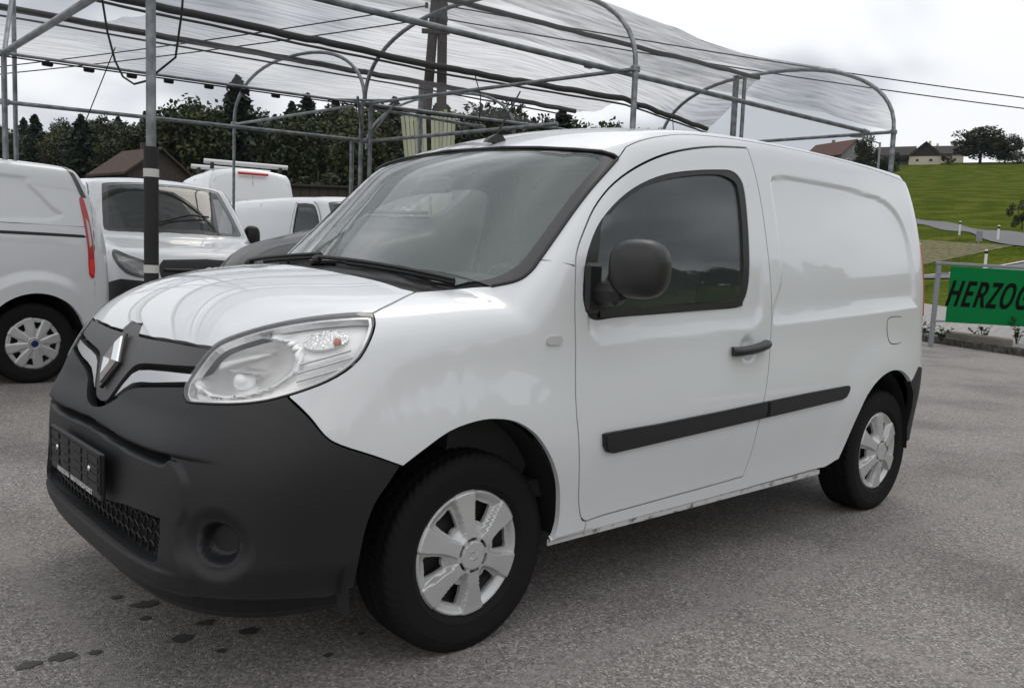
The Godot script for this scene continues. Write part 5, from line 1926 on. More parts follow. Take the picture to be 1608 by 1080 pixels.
	for q in [[0.0, 1.0], [3.1, 1.0], [0.0, -1.0], [3.1, -1.0]]:
		for k in 1:
			var l := Solid.new()
			l.lathe([Vector2(0.0, 0.55), Vector2(0.40, 0.55), Vector2(0.41, 0.93)], 24, Transform3D(Basis(Vector3.RIGHT, Vector3.UP, Vector3(0, 0, q[1])), Vector3(q[0], 0.34, 0)), -0.2, PI + 0.2)
			part("arch_liner", l.done(), M.liner, v)
		wheel(v, Vector3(q[0], 0.312, q[1] * 0.80), 0.3, q[1] > 0.0)
	return v

func other_vehicles() -> void:
	var group := "white vans parked under the net"
	var v := make_big_van("parked_van", "white van facing the camera with black bumper, behind the padded post", group)
	v.rotation.y = deg_to_rad(88.0)
	v.position = Vector3(2.22, 0, -7.45)
	v.position.y = lot_y(2.25, -7.35) + 0.08
	var t := copy_of(v, Vector3(5.55, lot_y(5.5, -8.1) + 0.05, -8.0), PI / 2, "white van seen from its side with the front to the right, behind the dark one", 1.04)
	t.scale = Vector3(1.04, 1.07, 1.0)
	# tall van with bars on its roof, seen from behind
	var r := copy_of(v, Vector3.ZERO, deg_to_rad(-101.5), "tall white van seen from behind with two roof bars and a red brake lamp")
	r.scale = Vector3(1.05, 1.42, 0.98)
	r.position = Vector3(6.06, lot_y(6.0, -13.7), -13.74) - r.basis * Vector3(4.1, 0, 0)
	for x in [3.55, 2.2]:
		var bar := part("roof_bar", Solid.new().tube([Vector3(x, 2.0, -0.86), Vector3(x, 2.0, 0.86)], 0.035, 8).done(), M.silver_paint, r)
		for z in [-0.7, 0.7]:
			part("bar_foot", Solid.new().box(Vector3(x, 1.945, z), Vector3(0.09, 0.09, 0.07), 0.01).done(), M.rubber_trim, bar)
	dark_car()
	rear_left_van()

func rear_left_van() -> void:
	var v := thing("parked_van", "white van cut off by the left edge, its rear wheel and red tail lamp showing", "van", Vector3.ZERO, 0.0, "white vans parked under the net")
	var f := make_form([-1.0, -0.75, -0.5, -0.25, 0.0, 0.3], [0.86, 1.0, 1.06, 1.11, 1.15, 1.18], [0.4, 0.7, 1.1, 1.8, 2.4, 2.9, 3.3], [1.68, 1.76, 1.80, 1.84, 1.84, 1.825, 1.79],
		[0.15, 0.3, 0.45, 0.58, 0.7, 0.85, 1.0, 1.2], [-0.84, -0.90, -0.92, -0.92, -0.90, -0.86, -0.76, -0.55], [0.2, 0.4, 0.65, 0.9, 1.05, 1.2, 1.4, 1.6, 1.8, 1.95], [0.88, 0.90, 0.915, 0.92, 0.915, 0.905, 0.875, 0.835, 0.775, 0.70],
		[0.2, 0.5, 0.9, 1.2, 1.5, 1.9], [3.20, 3.22, 3.22, 3.19, 3.10, 2.92], [0.55, 3.0, 0.03, 0.05, 0.05, -0.15, 1.2, 0.10, 0.20, 0.14, 0.11])
	f.relief = "ford"
	f.xr = 2.6
	f.taper = Vector2(2.0, 1.4)
	f.outline = ring(pts([0.9, 1.28, 2.69, 1.31, 2.71, 1.45, 2.55, 1.62, 2.58, 1.665, 2.3, 1.68, 1.5, 1.69, 0.9, 1.68]), 2)
	var xe := 3.02
	var low := open_bottom(f, -0.5, xe, [[0.0, 0.40, 0.34], [2.55, 0.41, 0.33]], 0.30)
	var left := join([low, PackedVector2Array([Vector2(xe, HALF), Vector2(-0.5, HALF)])])
	var body := panel(v, "body", f, 0, left, M.white_paint, 0.013, 0.0, 0.03)
	f.relief = ""
	panel(body, "far_side", f, 0, mir_tube(left), M.white_paint, 0.08, 0.0, 0.02)
	var edge := PackedVector2Array()
	for i in 25:
		var w := f.point(0, -0.5, lerpf(low[0].y, HALF, i / 24.0))
		edge.append(Vector2(atan2(w.z, f.xa - w.x) * 0.9, w.y))
	panel(body, "nose", f, 1, join([edge, back(mir(edge))]), M.white_paint, 0.07, 0.0, 0.02)
	var tl := PackedVector2Array()
	for i in 21:
		var w := f.point(0, xe, lerpf(low[low.size() - 1].y, HALF, i / 20.0))
		tl.append(Vector2(w.z, w.y))
	panel(v, "rear_doors", f, 2, join([tl, back(mir(tl))]), M.white_paint, 0.06, 0.0, 0.01)
	# sliding door rail, tail lamp, rear glass edge, bumper, deflector
	var rail := side_loop(f, [-0.3, 1.222, 1.2, 1.226, 2.93, 1.222, 2.965, 1.21, 2.94, 1.198, 1.2, 1.20, -0.3, 1.198], 0)
	panel(v, "sliding_rail", f, 0, rail, M.rubber_trim, 0.04, -0.002, 0.01)
	part("trim_line", Solid.new().tube([f.hit(Vector3(1.5, 1.292, 0), Vector3(0, 0, 1)), f.hit(Vector3(2.4, 1.292, 0), Vector3(0, 0, 1)), f.hit(Vector3(3.0, 1.288, 0), Vector3(0, 0, 1))], 0.003, 4).done(), M.satin_grey, body)
	var lamp := side_loop(f, [2.925, 1.52, 2.962, 1.51, 3.0, 1.30, 3.018, 1.05, 3.015, 0.87, 2.972, 0.90, 2.968, 1.10, 2.945, 1.35], 2)
	var l := panel(v, "tail_lamp", f, 0, lamp, M.red_lens, 0.012, -0.006, 0.014)
	panel(l, "clear_section", f, 0, side_loop(f, [2.962, 1.36, 2.985, 1.32, 3.002, 1.14, 2.982, 1.12], 0), M.clear_lens, 0.012, -0.009, 0.008)
	panel(l, "bright_section", f, 0, side_loop(f, [2.976, 1.02, 3.016, 1.02, 3.013, 0.88, 2.976, 0.905], 0), M.red_bright, 0.012, -0.010, 0.008)
	panel(v, "rear_glass_edge", f, 0, side_loop(f, [2.84, 1.775, 2.87, 1.775, 2.985, 1.53, 2.945, 1.53], 0), M.black_gloss, 0.02, -0.004, 0.01)
	part("rear_bumper", Solid.new().box(Vector3(3.10, 0.48, 0), Vector3(0.22, 0.26, 1.60), 0.06).done(), M.black_plastic, v)
	part("mud_flap", Solid.new().box(Vector3(3.045, 0.335, 0.80), Vector3(0.02, 0.24, 0.22), 0.005).done(), M.rubber_trim, v)
	part("floor_pan", Solid.new().box(Vector3(1.3, 0.36, 0), Vector3(3.4, 0.1, 1.4)).done(), M.inner_dark, v)
	for q in [[0.0, 1.0], [2.55, 1.0], [0.0, -1.0], [2.55, -1.0]]:
		var k := Solid.new()
		k.lathe([Vector2(0.0, 0.5), Vector2(0.40, 0.5), Vector2(0.41, 0.88)], 24, Transform3D(Basis(Vector3.RIGHT, Vector3.UP, Vector3(0, 0, q[1])), Vector3(q[0], 0.34, 0)), -0.2, PI + 0.2)
		part("arch_liner", k.done(), M.liner, v)
		var b := Basis(Vector3.BACK, 0.2)
		if q[1] < 0.0:
			b = Basis(Vector3.UP, PI) * b
		var t := part("wheel", tyre_mesh, M.tyre_rubber, v)
		t.transform = Transform3D(b.scaled(Vector3(1.05, 1.05, 1.0)), Vector3(q[0], 0.328, q[1] * 0.76))
		part("wheel_cover", star_cover(), M.silver_paint, t, Vector3(0, 0, 0.085))
		part("rim", rim_mesh, M.black_steel, t, Vector3(0, 0, 0.072))
	var cap := Solid.new().lathe([Vector2(0.028, 0.0), Vector2(0.026, 0.004), Vector2(0.0, 0.005)], 20, Transform3D.IDENTITY).done()
	var w0 := v.get_node("wheel")
	for w in v.find_children("wheel*", "MeshInstance3D", false, false):
		part("hub_badge", cap, M.blue_badge, w, Vector3(0, 0, 0.108))
	v.rotation.y = deg_to_rad(7.0)
	var at := Vector3(0.10, 0, -4.97)
	v.position = at - v.basis * Vector3(2.55, 0, 0.83)
	v.position.y = lot_y(at.x, at.z)

var star_mesh: ArrayMesh
func star_cover() -> ArrayMesh:
	if star_mesh:
		return star_mesh
	var holes := []
	for i in 8:
		var a := TAU * (i + 0.5) / 8.0
		holes.append(ring(inset(sector(0.115, 0.168, 0.010, 0.030, a, 3), 0.002), 2))
	var height := func(p: Vector2) -> float:
		var r := p.length()
		var a := fposmod(p.angle() + PI / 8.0, TAU / 8.0) - PI / 8.0 if r > 0.001 else 0.0
		var lat := absf(a) * r
		var dish := 0.014 * smoothstep(0.20, 0.05, r)
		var h := dish + 0.008 * (1.0 - smoothstep(0.012 + 0.016 * smoothstep(0.06, 0.17, r), 0.026 + 0.018 * smoothstep(0.06, 0.17, r), lat))
		h = lerpf(dish + 0.012, h, smoothstep(0.040, 0.052, r))
		h -= 0.010 * exp(-pow((r - 0.034) / 0.004, 2.0))
		return h - 0.012 * smoothstep(0.190, 0.206, r)
	star_mesh = dished(oval(Vector2.ZERO, 0.206, 0.206, 72), holes, 0.006, height)
	return star_mesh

# ------------------------------------------------------------------ trees, buildings, sign and small things
# a crown of many leaf clumps; each clump keeps its own tone of green
func crown(kind: String, sd: int) -> ArrayMesh:
	var rng := seed_rng(sd)
	var s := Solid.new()
	var leaf := func(p: Vector3, size: float, tilt: float) -> void:
		var n := Vector3(rng.randfn(), rng.randfn() + tilt, rng.randfn()).normalized()
		var a := n.cross(Vector3(rng.randfn(), rng.randfn(), rng.randfn())).normalized() * size
		var b := n.cross(a).normalized() * size * rng.randf_range(0.45, 0.8)
		var k := s.vert(p - a, n)
		s.vert(p + b, n)
		s.vert(p + a, n)
		s.vert(p - b, n)
		s.tri(k, k + 1, k + 2)
		s.tri(k, k + 2, k + 3)
	if kind == "conifer":
		for i in 50:                                 # whorls of drooping boughs
			var y := lerpf(0.04, 1.0, pow(i / 49.0, 0.85))
			var reach := 0.25 * pow(1.0 - y, 0.62) + 0.010
			for j in 9:
				var a := rng.randf() * TAU
				var l := reach * rng.randf_range(0.65, 1.15)
				var g := rng.randf_range(0.6, 1.25)
				s.tint = Color(0.016 * g, 0.030 * g, 0.013 * g)
				for k in 5:
					var t := (k + 0.6) / 5.0
					leaf.call(Vector3(cos(a) * l * t + rng.randf_range(-0.01, 0.01), y - l * t * t * 0.45 + rng.randf_range(-0.014, 0.014), sin(a) * l * t + rng.randf_range(-0.01, 0.01)), 0.026 + 0.014 * (1.0 - y), 1.0)
	else:
		var clumps := []
		for i in (64 if kind == "broad" else 26):
			var d := Vector3(rng.randfn(), rng.randfn() * 0.9, rng.randfn()).normalized() * pow(rng.randf(), 0.4)
			var c := Vector3(d.x * 0.36, 0.53 + d.y * 0.40, d.z * 0.36)
			if kind == "bush":
				c = Vector3(d.x * 0.42, 0.45 + d.y * 0.40, d.z * 0.42)
			clumps.append([c, rng.randf_range(0.08, 0.15)])
		for c in clumps:
			var g := rng.randf_range(0.55, 1.35)
			var warm := rng.randf()
			s.tint = Color(0.022 * g * (1.0 + 1.0 * warm * warm), 0.033 * g * (1.0 + 0.4 * warm), 0.008 * g)
			for k in 96:
				var d: Vector3 = Vector3(rng.randfn(), rng.randfn() * 0.8, rng.randfn()).normalized() * pow(rng.randf(), 0.33) * float(c[1])
				leaf.call(c[0] + d, 0.025, 0.7)
	return s.done()

var crowns := {}
func tree(called: String, label: String, group: String, kind: String, v: int, at: Vector3, tall: float, wide: float, turn: float, proto: Dictionary, category := "tree") -> Node3D:
	var key := "%s%d" % [kind, v]
	var o: Node3D
	if not proto.has(key):
		o = thing(called, label, category, at, turn, group)
		part("crown", crown(kind, 100 + v * 7 + kind.length()), M.leaf, o)
		var tr := Solid.new()
		tr.tube([Vector3(0, -0.02, 0), Vector3(0.004, 0.25, 0.002), Vector3(0, 0.55, 0), Vector3(0.003, 0.9, 0)], 0.022, 6, 0.004)
		if kind != "conifer":
			for k in 5:
				var a := k * 1.35
				tr.tube([Vector3(0, 0.28 + 0.05 * k, 0), Vector3(cos(a) * 0.14, 0.46 + 0.05 * k, sin(a) * 0.14), Vector3(cos(a) * 0.24, 0.62 + 0.04 * k, sin(a) * 0.24)], 0.010, 5, 0.003)
		part("trunk", tr.done(), M.bark, o)
		proto[key] = o
	else:
		o = proto[key].duplicate()
		o.name = numbered(called)
		add_child(o)
		o.position = at
		o.rotation.y = turn
		o.set_meta("label", label)
		o.set_meta("category", category)
		if group != "":
			o.set_meta("group", group)
		elif o.has_meta("group"):
			o.remove_meta("group")
	o.scale = Vector3(wide, tall, wide)
	return o

func from_view(r: float, d: float) -> Vector3:      # a place on the land, so far to the right of and ahead of where the photographer stands
	var q := Vector2(CAM.x, CAM.z) + right * r + ahead * d
	return Vector3(q.x, terrain(q.x, q.y), q.y)

func woods() -> void:
	var rng := seed_rng(5)
	var proto := {}
	# the wooded hill behind the yard
	var kinds := {"conifer": ["conifer_tree", "dark conifer in the wood on the hill behind the parked vans", "conifers of the wood behind the yard"], "broad": ["leafy_tree", "leafy green tree in the wood on the hill behind the parked vans", "leafy trees of the wood behind the yard"]}
	var rows := [[100.0, 30], [114.0, 32], [130.0, 34], [148.0, 38], [168.0, 42], [190.0, 46]]
	for row in rows:
		for i in row[1]:
			var t: float = (i + rng.randf_range(-0.35, 0.35)) / (row[1] - 1.0)
			var d: float = row[0] * rng.randf_range(0.96, 1.04)
			var r := lerpf(-0.66, 0.16, t) * d
			var p := from_view(r, d)
			var edge := smoothstep(-0.60, -0.20, r / d)             # the ridge climbs to the right
			var kind := "conifer" if rng.randf() < lerpf(0.60, 0.26, edge) else "broad"
			var tall := rng.randf_range(8.0, 13.5) * lerpf(0.62, 1.05, edge)
			if kind == "conifer":
				tall *= rng.randf_range(0.85, 1.12)
			if d > 175.0:
				tall *= 0.85
			tree(kinds[kind][0], kinds[kind][1], kinds[kind][2], kind, rng.randi() % 4, p - Vector3(0, 0.4, 0), tall, (tall * rng.randf_range(0.85, 1.1)) if kind == "broad" else tall * rng.randf_range(0.9, 1.4), rng.randf() * TAU, proto)
	# the wood on the rise to the right, which shows in the van's glass
	for i in 46:
		var a := rng.randf_range(-0.30, 0.95)
		var d := rng.randf_range(120.0, 175.0)
		var q := Vector2(CAM.x, CAM.z) + (right * cos(a) - ahead * sin(a)) * d
		var kind := "conifer" if rng.randf() < 0.6 else "broad"
		var tall := rng.randf_range(11.0, 16.0)
		tree(kinds[kind][0], "tree of the wood on the rise, seen only as a reflection in the van" , "trees reflected in the van", kind, rng.randi() % 4, Vector3(q.x, terrain(q.x, q.y) - 0.4, q.y), tall, tall * (1.0 if kind == "broad" else 0.95), rng.randf() * TAU, proto)
	# round the houses on the hill
	for q in [["leafy_tree", "large dark round tree on the hilltop right of the pale house", "broad", 1, 236.5, -86.6, 9.6, 17.5], ["leafy_tree", "smaller dark tree leaning out to the right of the large hilltop tree", "broad", 2, 237.5, -81.0, 7.5, 10.0], ["leafy_tree", "dark bushy tree on the slope behind the street lamp", "broad", 3, 176.0, -86.6, 9.0, 6.5], ["leafy_tree", "low tree between the street lamp and the pale house", "broad", 0, 178.5, -83.2, 4.6, 6.0],
			["hedge_bush", "rounded bush at the left corner of the pale hilltop house", "bush", 0, 228.0, -104.5, 4.0, 5.5], ["hedge_bush", "small bush in front of the pale house and the large tree", "bush", 1, 230.5, -92.0, 3.0, 4.0], ["hedge_bush", "low bush at the foot of the large hilltop tree", "bush", 2, 233.0, -76.0, 3.8, 7.0], ["hedge_bush", "olive bush on the meadow at the right edge above the road", "bush", 3, 75.2, -22.4, 3.0, 2.6], ["hedge_bush", "yellowing bush in front of the wood left of the pole", "bush", 1, 33.0, -60.0, 4.8, 7.5]]:
		tree(q[0], q[1], "", q[2], q[3], Vector3(q[4], terrain(q[4], q[5]) - 0.15, q[5]), q[6], q[7], rng.randf() * TAU, proto, "tree" if q[2] == "broad" else "bush")

func gable_house(called: String, label: String, at: Vector3, turn: float, size: Vector3, rise: float, wall: Material, roof: Material, windows: Array, over := 0.5) -> Node3D:
	var h := thing(called, label, "barn" if called == "barn" else "house", at, turn)
	var w := size.x / 2.0
	var l := size.z / 2.0
	var outline := pts([-w, -1.0, w, -1.0, w, size.y, 0.0, size.y + rise, -w, size.y])
	part("wall", Solid.new().prism(outline, Transform3D.IDENTITY, -l, l).done(), wall, h)
	var slope := Vector2(w, -rise).normalized()
	var r := part("roof", Solid.new().prism(pts([0.0, size.y + rise + 0.28, w + over, size.y + 0.28 - rise * over / w, w + over, size.y + 0.05 - rise * over / w, 0.0, size.y + rise + 0.05, -w - over, size.y + 0.05 - rise * over / w, -w - over, size.y + 0.28 - rise * over / w]), Transform3D.IDENTITY, -l - over, l + over).done(), roof, h)
	part("chimney", Solid.new().box(Vector3(w * 0.25, size.y + rise + 0.4, -l * 0.3), Vector3(0.6, 1.3, 0.6)).done(), wall, r)
	for q in windows:         # x, y, width, height on the gable end
		var f := part("window", Solid.new().box(Vector3(q[0], q[1], l + 0.02), Vector3(q[2], q[3], 0.10), 0.02).done(), M.window_frame_white, h)
		part("pane", Solid.new().box(Vector3(q[0], q[1], l + 0.06), Vector3(q[2] - 0.2, q[3] - 0.2, 0.06)).done(), M.window_pane, f)
	if called == "house" and wall == M.house_wall:
		part("gable_boards", Solid.new().prism(pts([-w + 0.05, size.y - 0.15, w - 0.05, size.y - 0.15, 0.0, size.y + rise - 0.1]), Transform3D.IDENTITY, l, l + 0.10).done(), M.dark_boards, h)
	return h

func buildings() -> void:
	var at := Vector3(28.2, 5.2, -86.5)
	var b := gable_house("barn", "old wooden barn with a patchy brown tiled roof below the wood", at, deg_to_rad(8.0), Vector3(6.2, 3.0, 7.0), 2.3, M.barn_wood, M.roof_tiles, [], 0.55)
	for i in 12:      # boards of the gable end
		part("plank", Solid.new().box(Vector3(-2.9 + i * 0.527, 1.4, 3.53), Vector3(0.50, 3.6, 0.06), 0.01).done(), M.barn_wood, b)
	var s := thing("shed", "low dark timber shed between the vans and the wood", "shed", Vector3(27.5, terrain(27.5, -47.5), -47.5), deg_to_rad(-41.0))
	part("roof", Solid.new().box(Vector3(0, 3.45, 0), Vector3(7.0, 0.14, 3.4), 0.02, Basis(Vector3.RIGHT, 0.06)).done(), M.dark_roof, s)
	part("wall", Solid.new().box(Vector3(0, 1.6, -0.1), Vector3(6.4, 3.6, 2.8)).done(), M.barn_wood, s)
	for i in 11:
		part("plank", Solid.new().box(Vector3(-2.9 + i * 0.58, 1.7, 1.34), Vector3(0.53, 3.3, 0.05), 0.01).done(), M.barn_wood, s)
	gable_house("house", "pale cream house with a dark pointed roof on the hilltop", Vector3(232.8, terrain(232.8, -99.0) - 0.9, -99.0), deg_to_rad(-66.0), Vector3(7.6, 2.7, 7.6), 3.3, M.house_wall, M.dark_roof, [[-1.8, 1.5, 0.9, 0.9], [1.4, 1.5, 1.1, 0.9]], 0.9)
	gable_house("house", "low dark roofed outbuilding at the left of the pale hilltop house", Vector3(232.0, terrain(232.0, -106.5) - 0.8, -106.5), deg_to_rad(20.0), Vector3(7.0, 2.8, 9.0), 2.4, M.grey_wall, M.dark_roof, [], 0.5)
	gable_house("house", "dark roofed house partly hidden behind the large hilltop tree", Vector3(251.0, terrain(251.0, -102.0) - 0.8, -102.0), deg_to_rad(25.0), Vector3(8.0, 3.0, 10.0), 2.4, M.house_wall, M.dark_roof, [[-1.5, 1.8, 1.0, 1.0], [1.5, 1.8, 1.0, 1.0]], 0.5)
	gable_house("house", "grey house with a long reddish roof above the van's roof", Vector3(198.0, terrain(198.0, -105.5) - 0.6, -105.5), deg_to_rad(-18.0), Vector3(8.0, 3.6, 12.5), 3.4, M.grey_wall, M.red_roof, [[-1.8, 2.0, 1.2, 1.2], [1.8, 2.0, 1.2, 1.2], [0.0, 4.9, 1.1, 1.1]], 0.6)

func street_things() -> void:
	# lamp
	var base := Vector3(41.1, terrain(41.1, -18.0), -18.0)
	var l := thing("street_lamp", "grey street lamp with a single arm reaching left, behind the van", "street lamp", base)
	part("post", Solid.new().tube([Vector3.ZERO, Vector3(0, 6.7, 0)], 0.075, 10, 0.05).done(), M.sign_post, l)
	var arm := Vector3(-0.93, 0.12, -0.55)
	part("arm", Solid.new().tube([Vector3(0, 6.65, 0), arm * 0.75 + Vector3(0, 6.75, 0)], 0.032, 8).done(), M.sign_post, l)
	part("lantern", Solid.new().ball(arm * 1.25 + Vector3(0, 6.80, 0), Vector3(0.50, 0.10, 0.16), 10, 2.5, Basis(Vector3.UP, -0.53)).done(), M.pale_metal, l)
	# the green sign
	var b := Basis(Vector3.UP, -atan2(right.y, right.x))
	var s := thing("sign_board", "green sign board with bold black lettering on a grey frame by the kerb", "sign", Vector3(13.80, 0.07, -3.33), -atan2(right.y, right.x))
	part("board", Solid.new().box(Vector3(1.45, 0.82, 0), Vector3(2.80, 0.96, 0.03), 0.006, Basis(Vector3.BACK, -0.02)).done(), M.sign_green, s)
	for x in [-0.14, 2.98]:
		part("post", Solid.new().box(Vector3(x, 0.64, -0.05), Vector3(0.075, 1.40, 0.055), 0.008, Basis(Vector3.BACK, -0.02)).done(), M.sign_post, s)
	part("top_rail", Solid.new().box(Vector3(1.42, 1.345, -0.05), Vector3(3.2, 0.05, 0.05), 0.008, Basis(Vector3.BACK, -0.02)).done(), M.sign_post, s)
	for y in [0.38, 1.20]:
		part("bracket", Solid.new().box(Vector3(-0.06, y, -0.03), Vector3(0.20, 0.035, 0.03), 0.004).done(), M.sign_post, s)
	var t := TextMesh.new()
	t.text = "HERZOG"
	var font := SystemFont.new()
	font.font_names = PackedStringArray(["Droid Sans"])
	font.font_weight = 800
	t.font = font
	t.font_size = 64
	t.pixel_size = 0.0096
	t.depth = 0.004
	t.horizontal_alignment = HORIZONTAL_ALIGNMENT_LEFT
	var w := part("lettering", t, M.sign_black, s)
	w.transform = Transform3D(Basis(Vector3(0.60, -0.012, 0), Vector3(0.27, 1.0, 0), Vector3(0, 0, 1)), Vector3(0.02, 0.86, 0.0175))
	# concrete beam in front of it
	tag_mesh("concrete_beam", Solid.new().box(Vector3(14.30, 0.16, -2.95), Vector3(1.55, 0.16, 0.22), 0.02, Basis(Vector3.UP, 0.98)).done(), M.concrete_beam, "weathered concrete beam lying behind the kerb below the green sign", "beam")
	# plants in the bed
	var k := 0
	var words := ["leafy weed at the foot of the sign post", "small upright seedling behind the concrete beam", "dark leafy shoot standing taller in the middle of the bed", "spreading green weed right of the concrete beam", "leafy weed at the right end of the bed", "low weed between the post and the beam"]
	for q in [[13.95, -3.75, 0.42, 0.9], [14.55, -2.95, 0.34, 0.45], [14.72, -2.45, 0.46, 0.42], [14.35, -1.95, 0.34, 0.75], [14.15, -1.45, 0.36, 0.8], [14.10, -3.45, 0.26, 0.5]]:
		var rng := seed_rng(40 + k)
		var o := thing("leafy_weed", words[k], "plant", Vector3(q[0], 0.07, q[1]))
		var st := Solid.new()
		var lf := Solid.new()
		for i in 7:
			var a := rng.randf() * TAU
			var lean: float = rng.randf_range(0.1, 0.5) * q[3]
			var tip := Vector3(cos(a) * lean, q[2] * rng.randf_range(0.7, 1.1), sin(a) * lean)
			st.tube([Vector3.ZERO, tip * 0.5 + Vector3(0, 0.04, 0), tip], 0.006, 5, 0.002)
			for j in 11:
				var p := tip * rng.randf_range(0.25, 1.0)
				var g := rng.randf_range(0.7, 1.3)
				lf.tint = Color(0.045 * g, 0.085 * g, 0.018 * g)
				var d := Vector3(rng.randfn(), rng.randf_range(-0.1, 0.7), rng.randfn()).normalized() * 0.085
				var m := d.cross(Vector3.UP).normalized() * 0.03
				lf.quad(p, p + d * 0.5 + m, p + d, p + d * 0.5 - m, (d.cross(m)).normalized())
		part("leaves", lf.done(), M.leaf, o)
		part("stem", st.done(), M.bark, o)
		k += 1
	# roadside posts and the back of a road sign
	var names := ["white roadside post just above the green sign", "white roadside post on the far verge above the road sign back", "white roadside post on the far verge near the right edge"]
	k = 0
	for q in [[45.3, -14.1], [61.5, -21.8], [55.5, -17.2]]:
		var o := thing("roadside_post", names[k], "roadside post", Vector3(q[0], terrain(q[0], q[1]), q[1]), 0.0, "roadside posts")
		part("post", Solid.new().box(Vector3(0, 0.45, 0), Vector3(0.13, 1.0, 0.11), 0.02).done(), M.post_white, o)
		part("black_band", Solid.new().box(Vector3(0, 0.80, 0), Vector3(0.136, 0.16, 0.116), 0.02).done(), M.sign_black, o)
		k += 1
	var rs := thing("road_sign", "small grey road sign seen from its back on the grass bank", "road sign", Vector3(52.6, terrain(52.6, -17.2), -17.2), -atan2(right.y, right.x))
	part("post", Solid.new().tube([Vector3(0, 0, -0.04), Vector3(0, 1.0, -0.04)], 0.03, 8).done(), M.sign_post, rs)
	part("plate", Solid.new().box(Vector3(0, 0.78, 0), Vector3(0.36, 0.60, 0.02), 0.004).done(), M.sign_post, rs)

# a dark car with a long raked windscreen, parked on the far side of the white van
func dark_car() -> void:
	var v := thing("parked_car", "dark grey car with black roof rails, mostly hidden behind the large white van", "car")
	var f := make_form([-0.95, -0.75, -0.5, -0.2, 0.1, 0.4], [0.90, 1.04, 1.13, 1.20, 1.26, 1.31], [0.4, 0.9, 1.4, 2.0, 2.6, 3.2, 3.6], [1.62, 1.72, 1.775, 1.79, 1.78, 1.74, 1.66],
		[0.15, 0.3, 0.45, 0.58, 0.7, 0.85, 1.0, 1.2], [-0.84, -0.88, -0.90, -0.90, -0.89, -0.86, -0.78, -0.5], [0.2, 0.4, 0.65, 0.9, 1.05, 1.2, 1.4, 1.6, 1.8], [0.86, 0.88, 0.90, 0.91, 0.905, 0.875, 0.80, 0.72, 0.62],
		[0.2, 0.5, 0.9, 1.3, 1.6, 1.85], [3.4, 3.5, 3.5, 3.4, 3.15, 2.9], [0.62, 2.6, 0.05, 0.06, 0.12, -0.22, 1.75, 0.30, 0.22, 0.16, 0.09])
	f.xr = 2.8
	f.taper = Vector2(2.2, 1.3)
	var xf := -0.50
	var xe := 3.05
	var low := open_bottom(f, xf, xe, [[0.0, 0.39, 0.33], [2.75, 0.39, 0.33]], 0.28)
	var win := side_loop(f, [0.55, 1.16, 0.75, 1.30, 1.05, 1.46, 1.4, 1.58, 1.9, 1.63, 2.5, 1.61, 2.9, 1.50, 2.95, 1.22, 2.2, 1.14, 1.2, 1.12], 2)
	var ws := PackedVector2Array()
	for q in [[0.06, 0.0], [0.09, 0.3], [0.17, 0.55], [0.27, 0.70], [0.36, 0.745], [0.48, 0.735], [0.72, 0.66], [0.94, 0.595], [0.95, 0.54], [0.89, 0.35], [0.84, 0.0]]:
		ws.append(f.top_pt(q[0], q[1]))
	ws = soft(ws, 2)
	var wfull := join([ws, back(mir_tube(ws))])
	var body := panel(v, "body", f, 0, join([low, back(mir_tube(low))]), M.dark_paint, 0.045, 0.0, 0.03, [wfull, win, mir_tube(win)])
	panel(v, "windscreen", f, 0, inset(wfull, 0.045), M.windscreen_glass, 0.06, 0.006, 0.0)
	panel(v, "windscreen_border", f, 0, wfull, M.black_gloss, 0.045, 0.003, 0.01, [inset(wfull, 0.045)])
	for p in [win, mir_tube(win)]:
		panel(v, "side_window", f, 0, p, M.van_side_glass, 0.07, 0.006, 0.0)
	var edge := PackedVector2Array()
	for i in 25:
		var w := f.point(0, xf, lerpf(low[0].y, HALF, i / 24.0))
		edge.append(Vector2(atan2(w.z, f.xa - w.x) * 0.9, w.y))
	panel(body, "nose", f, 1, join([edge, back(mir(edge))]), M.dark_paint, 0.05, 0.0, 0.02)
	var tl := PackedVector2Array()
	for i in 21:
		var w := f.point(0, xe, lerpf(low[low.size() - 1].y, HALF, i / 20.0))
		tl.append(Vector2(w.z, w.y))
	panel(body, "tail", f, 2, join([tl, back(mir(tl))]), M.dark_paint, 0.07, 0.0, 0.01)
	var gr := nose_loop(f, [0.0, 0.62, 0.38, 0.64, 0.50, 0.72, 0.52, 0.84, 0.0, 0.88], 0)
	panel(v, "grille", f, 1, join([gr, back(mir(gr))]), M.rubber_trim, 0.05, -0.004, 0.012)
	for s in [1.0, -1.0]:
		var lamp := PackedVector2Array()
		for q in nose_loop(f, [0.55, 0.76, 0.70, 0.78, 0.80, 0.86, 0.80, 0.98, 0.70, 0.96, 0.56, 0.90], 2):
			lamp.append(Vector2(q.x * s, q.y))
		panel(v, "head_lamp", f, 1, lamp, M.dim_facets, 0.04, -0.004, 0.012)
		part("roof_rail", Solid.new().tube([Vector3(1.05, 1.715, 0.60 * s), Vector3(1.2, 1.785, 0.605 * s), Vector3(1.8, 1.82, 0.60 * s), Vector3(2.6, 1.80, 0.59 * s), Vector3(2.95, 1.73, 0.57 * s)], 0.022, 6).done(), M.black_plastic, v)
		part("door_mirror", Solid.new().ball(Vector3(0.62, 1.24, 1.02 * s), Vector3(0.08, 0.09, 0.11), 10, 2.6).done(), M.black_plastic, v)
	for q in [[[0.18, -0.60], [0.12, -0.30], [0.10, -0.02]], [[0.10, 0.10], [0.15, 0.4], [0.28, 0.66]]]:
		var path := []
		for k in q:
			var w := f.top_pt(k[0], k[1])
			var p := f.point(0, w.x, w.y)
			path.append(p + f.normal(p) * 0.02)
		part("wiper", Solid.new().tube(path, 0.012, 5).done(), M.rubber_trim, v)
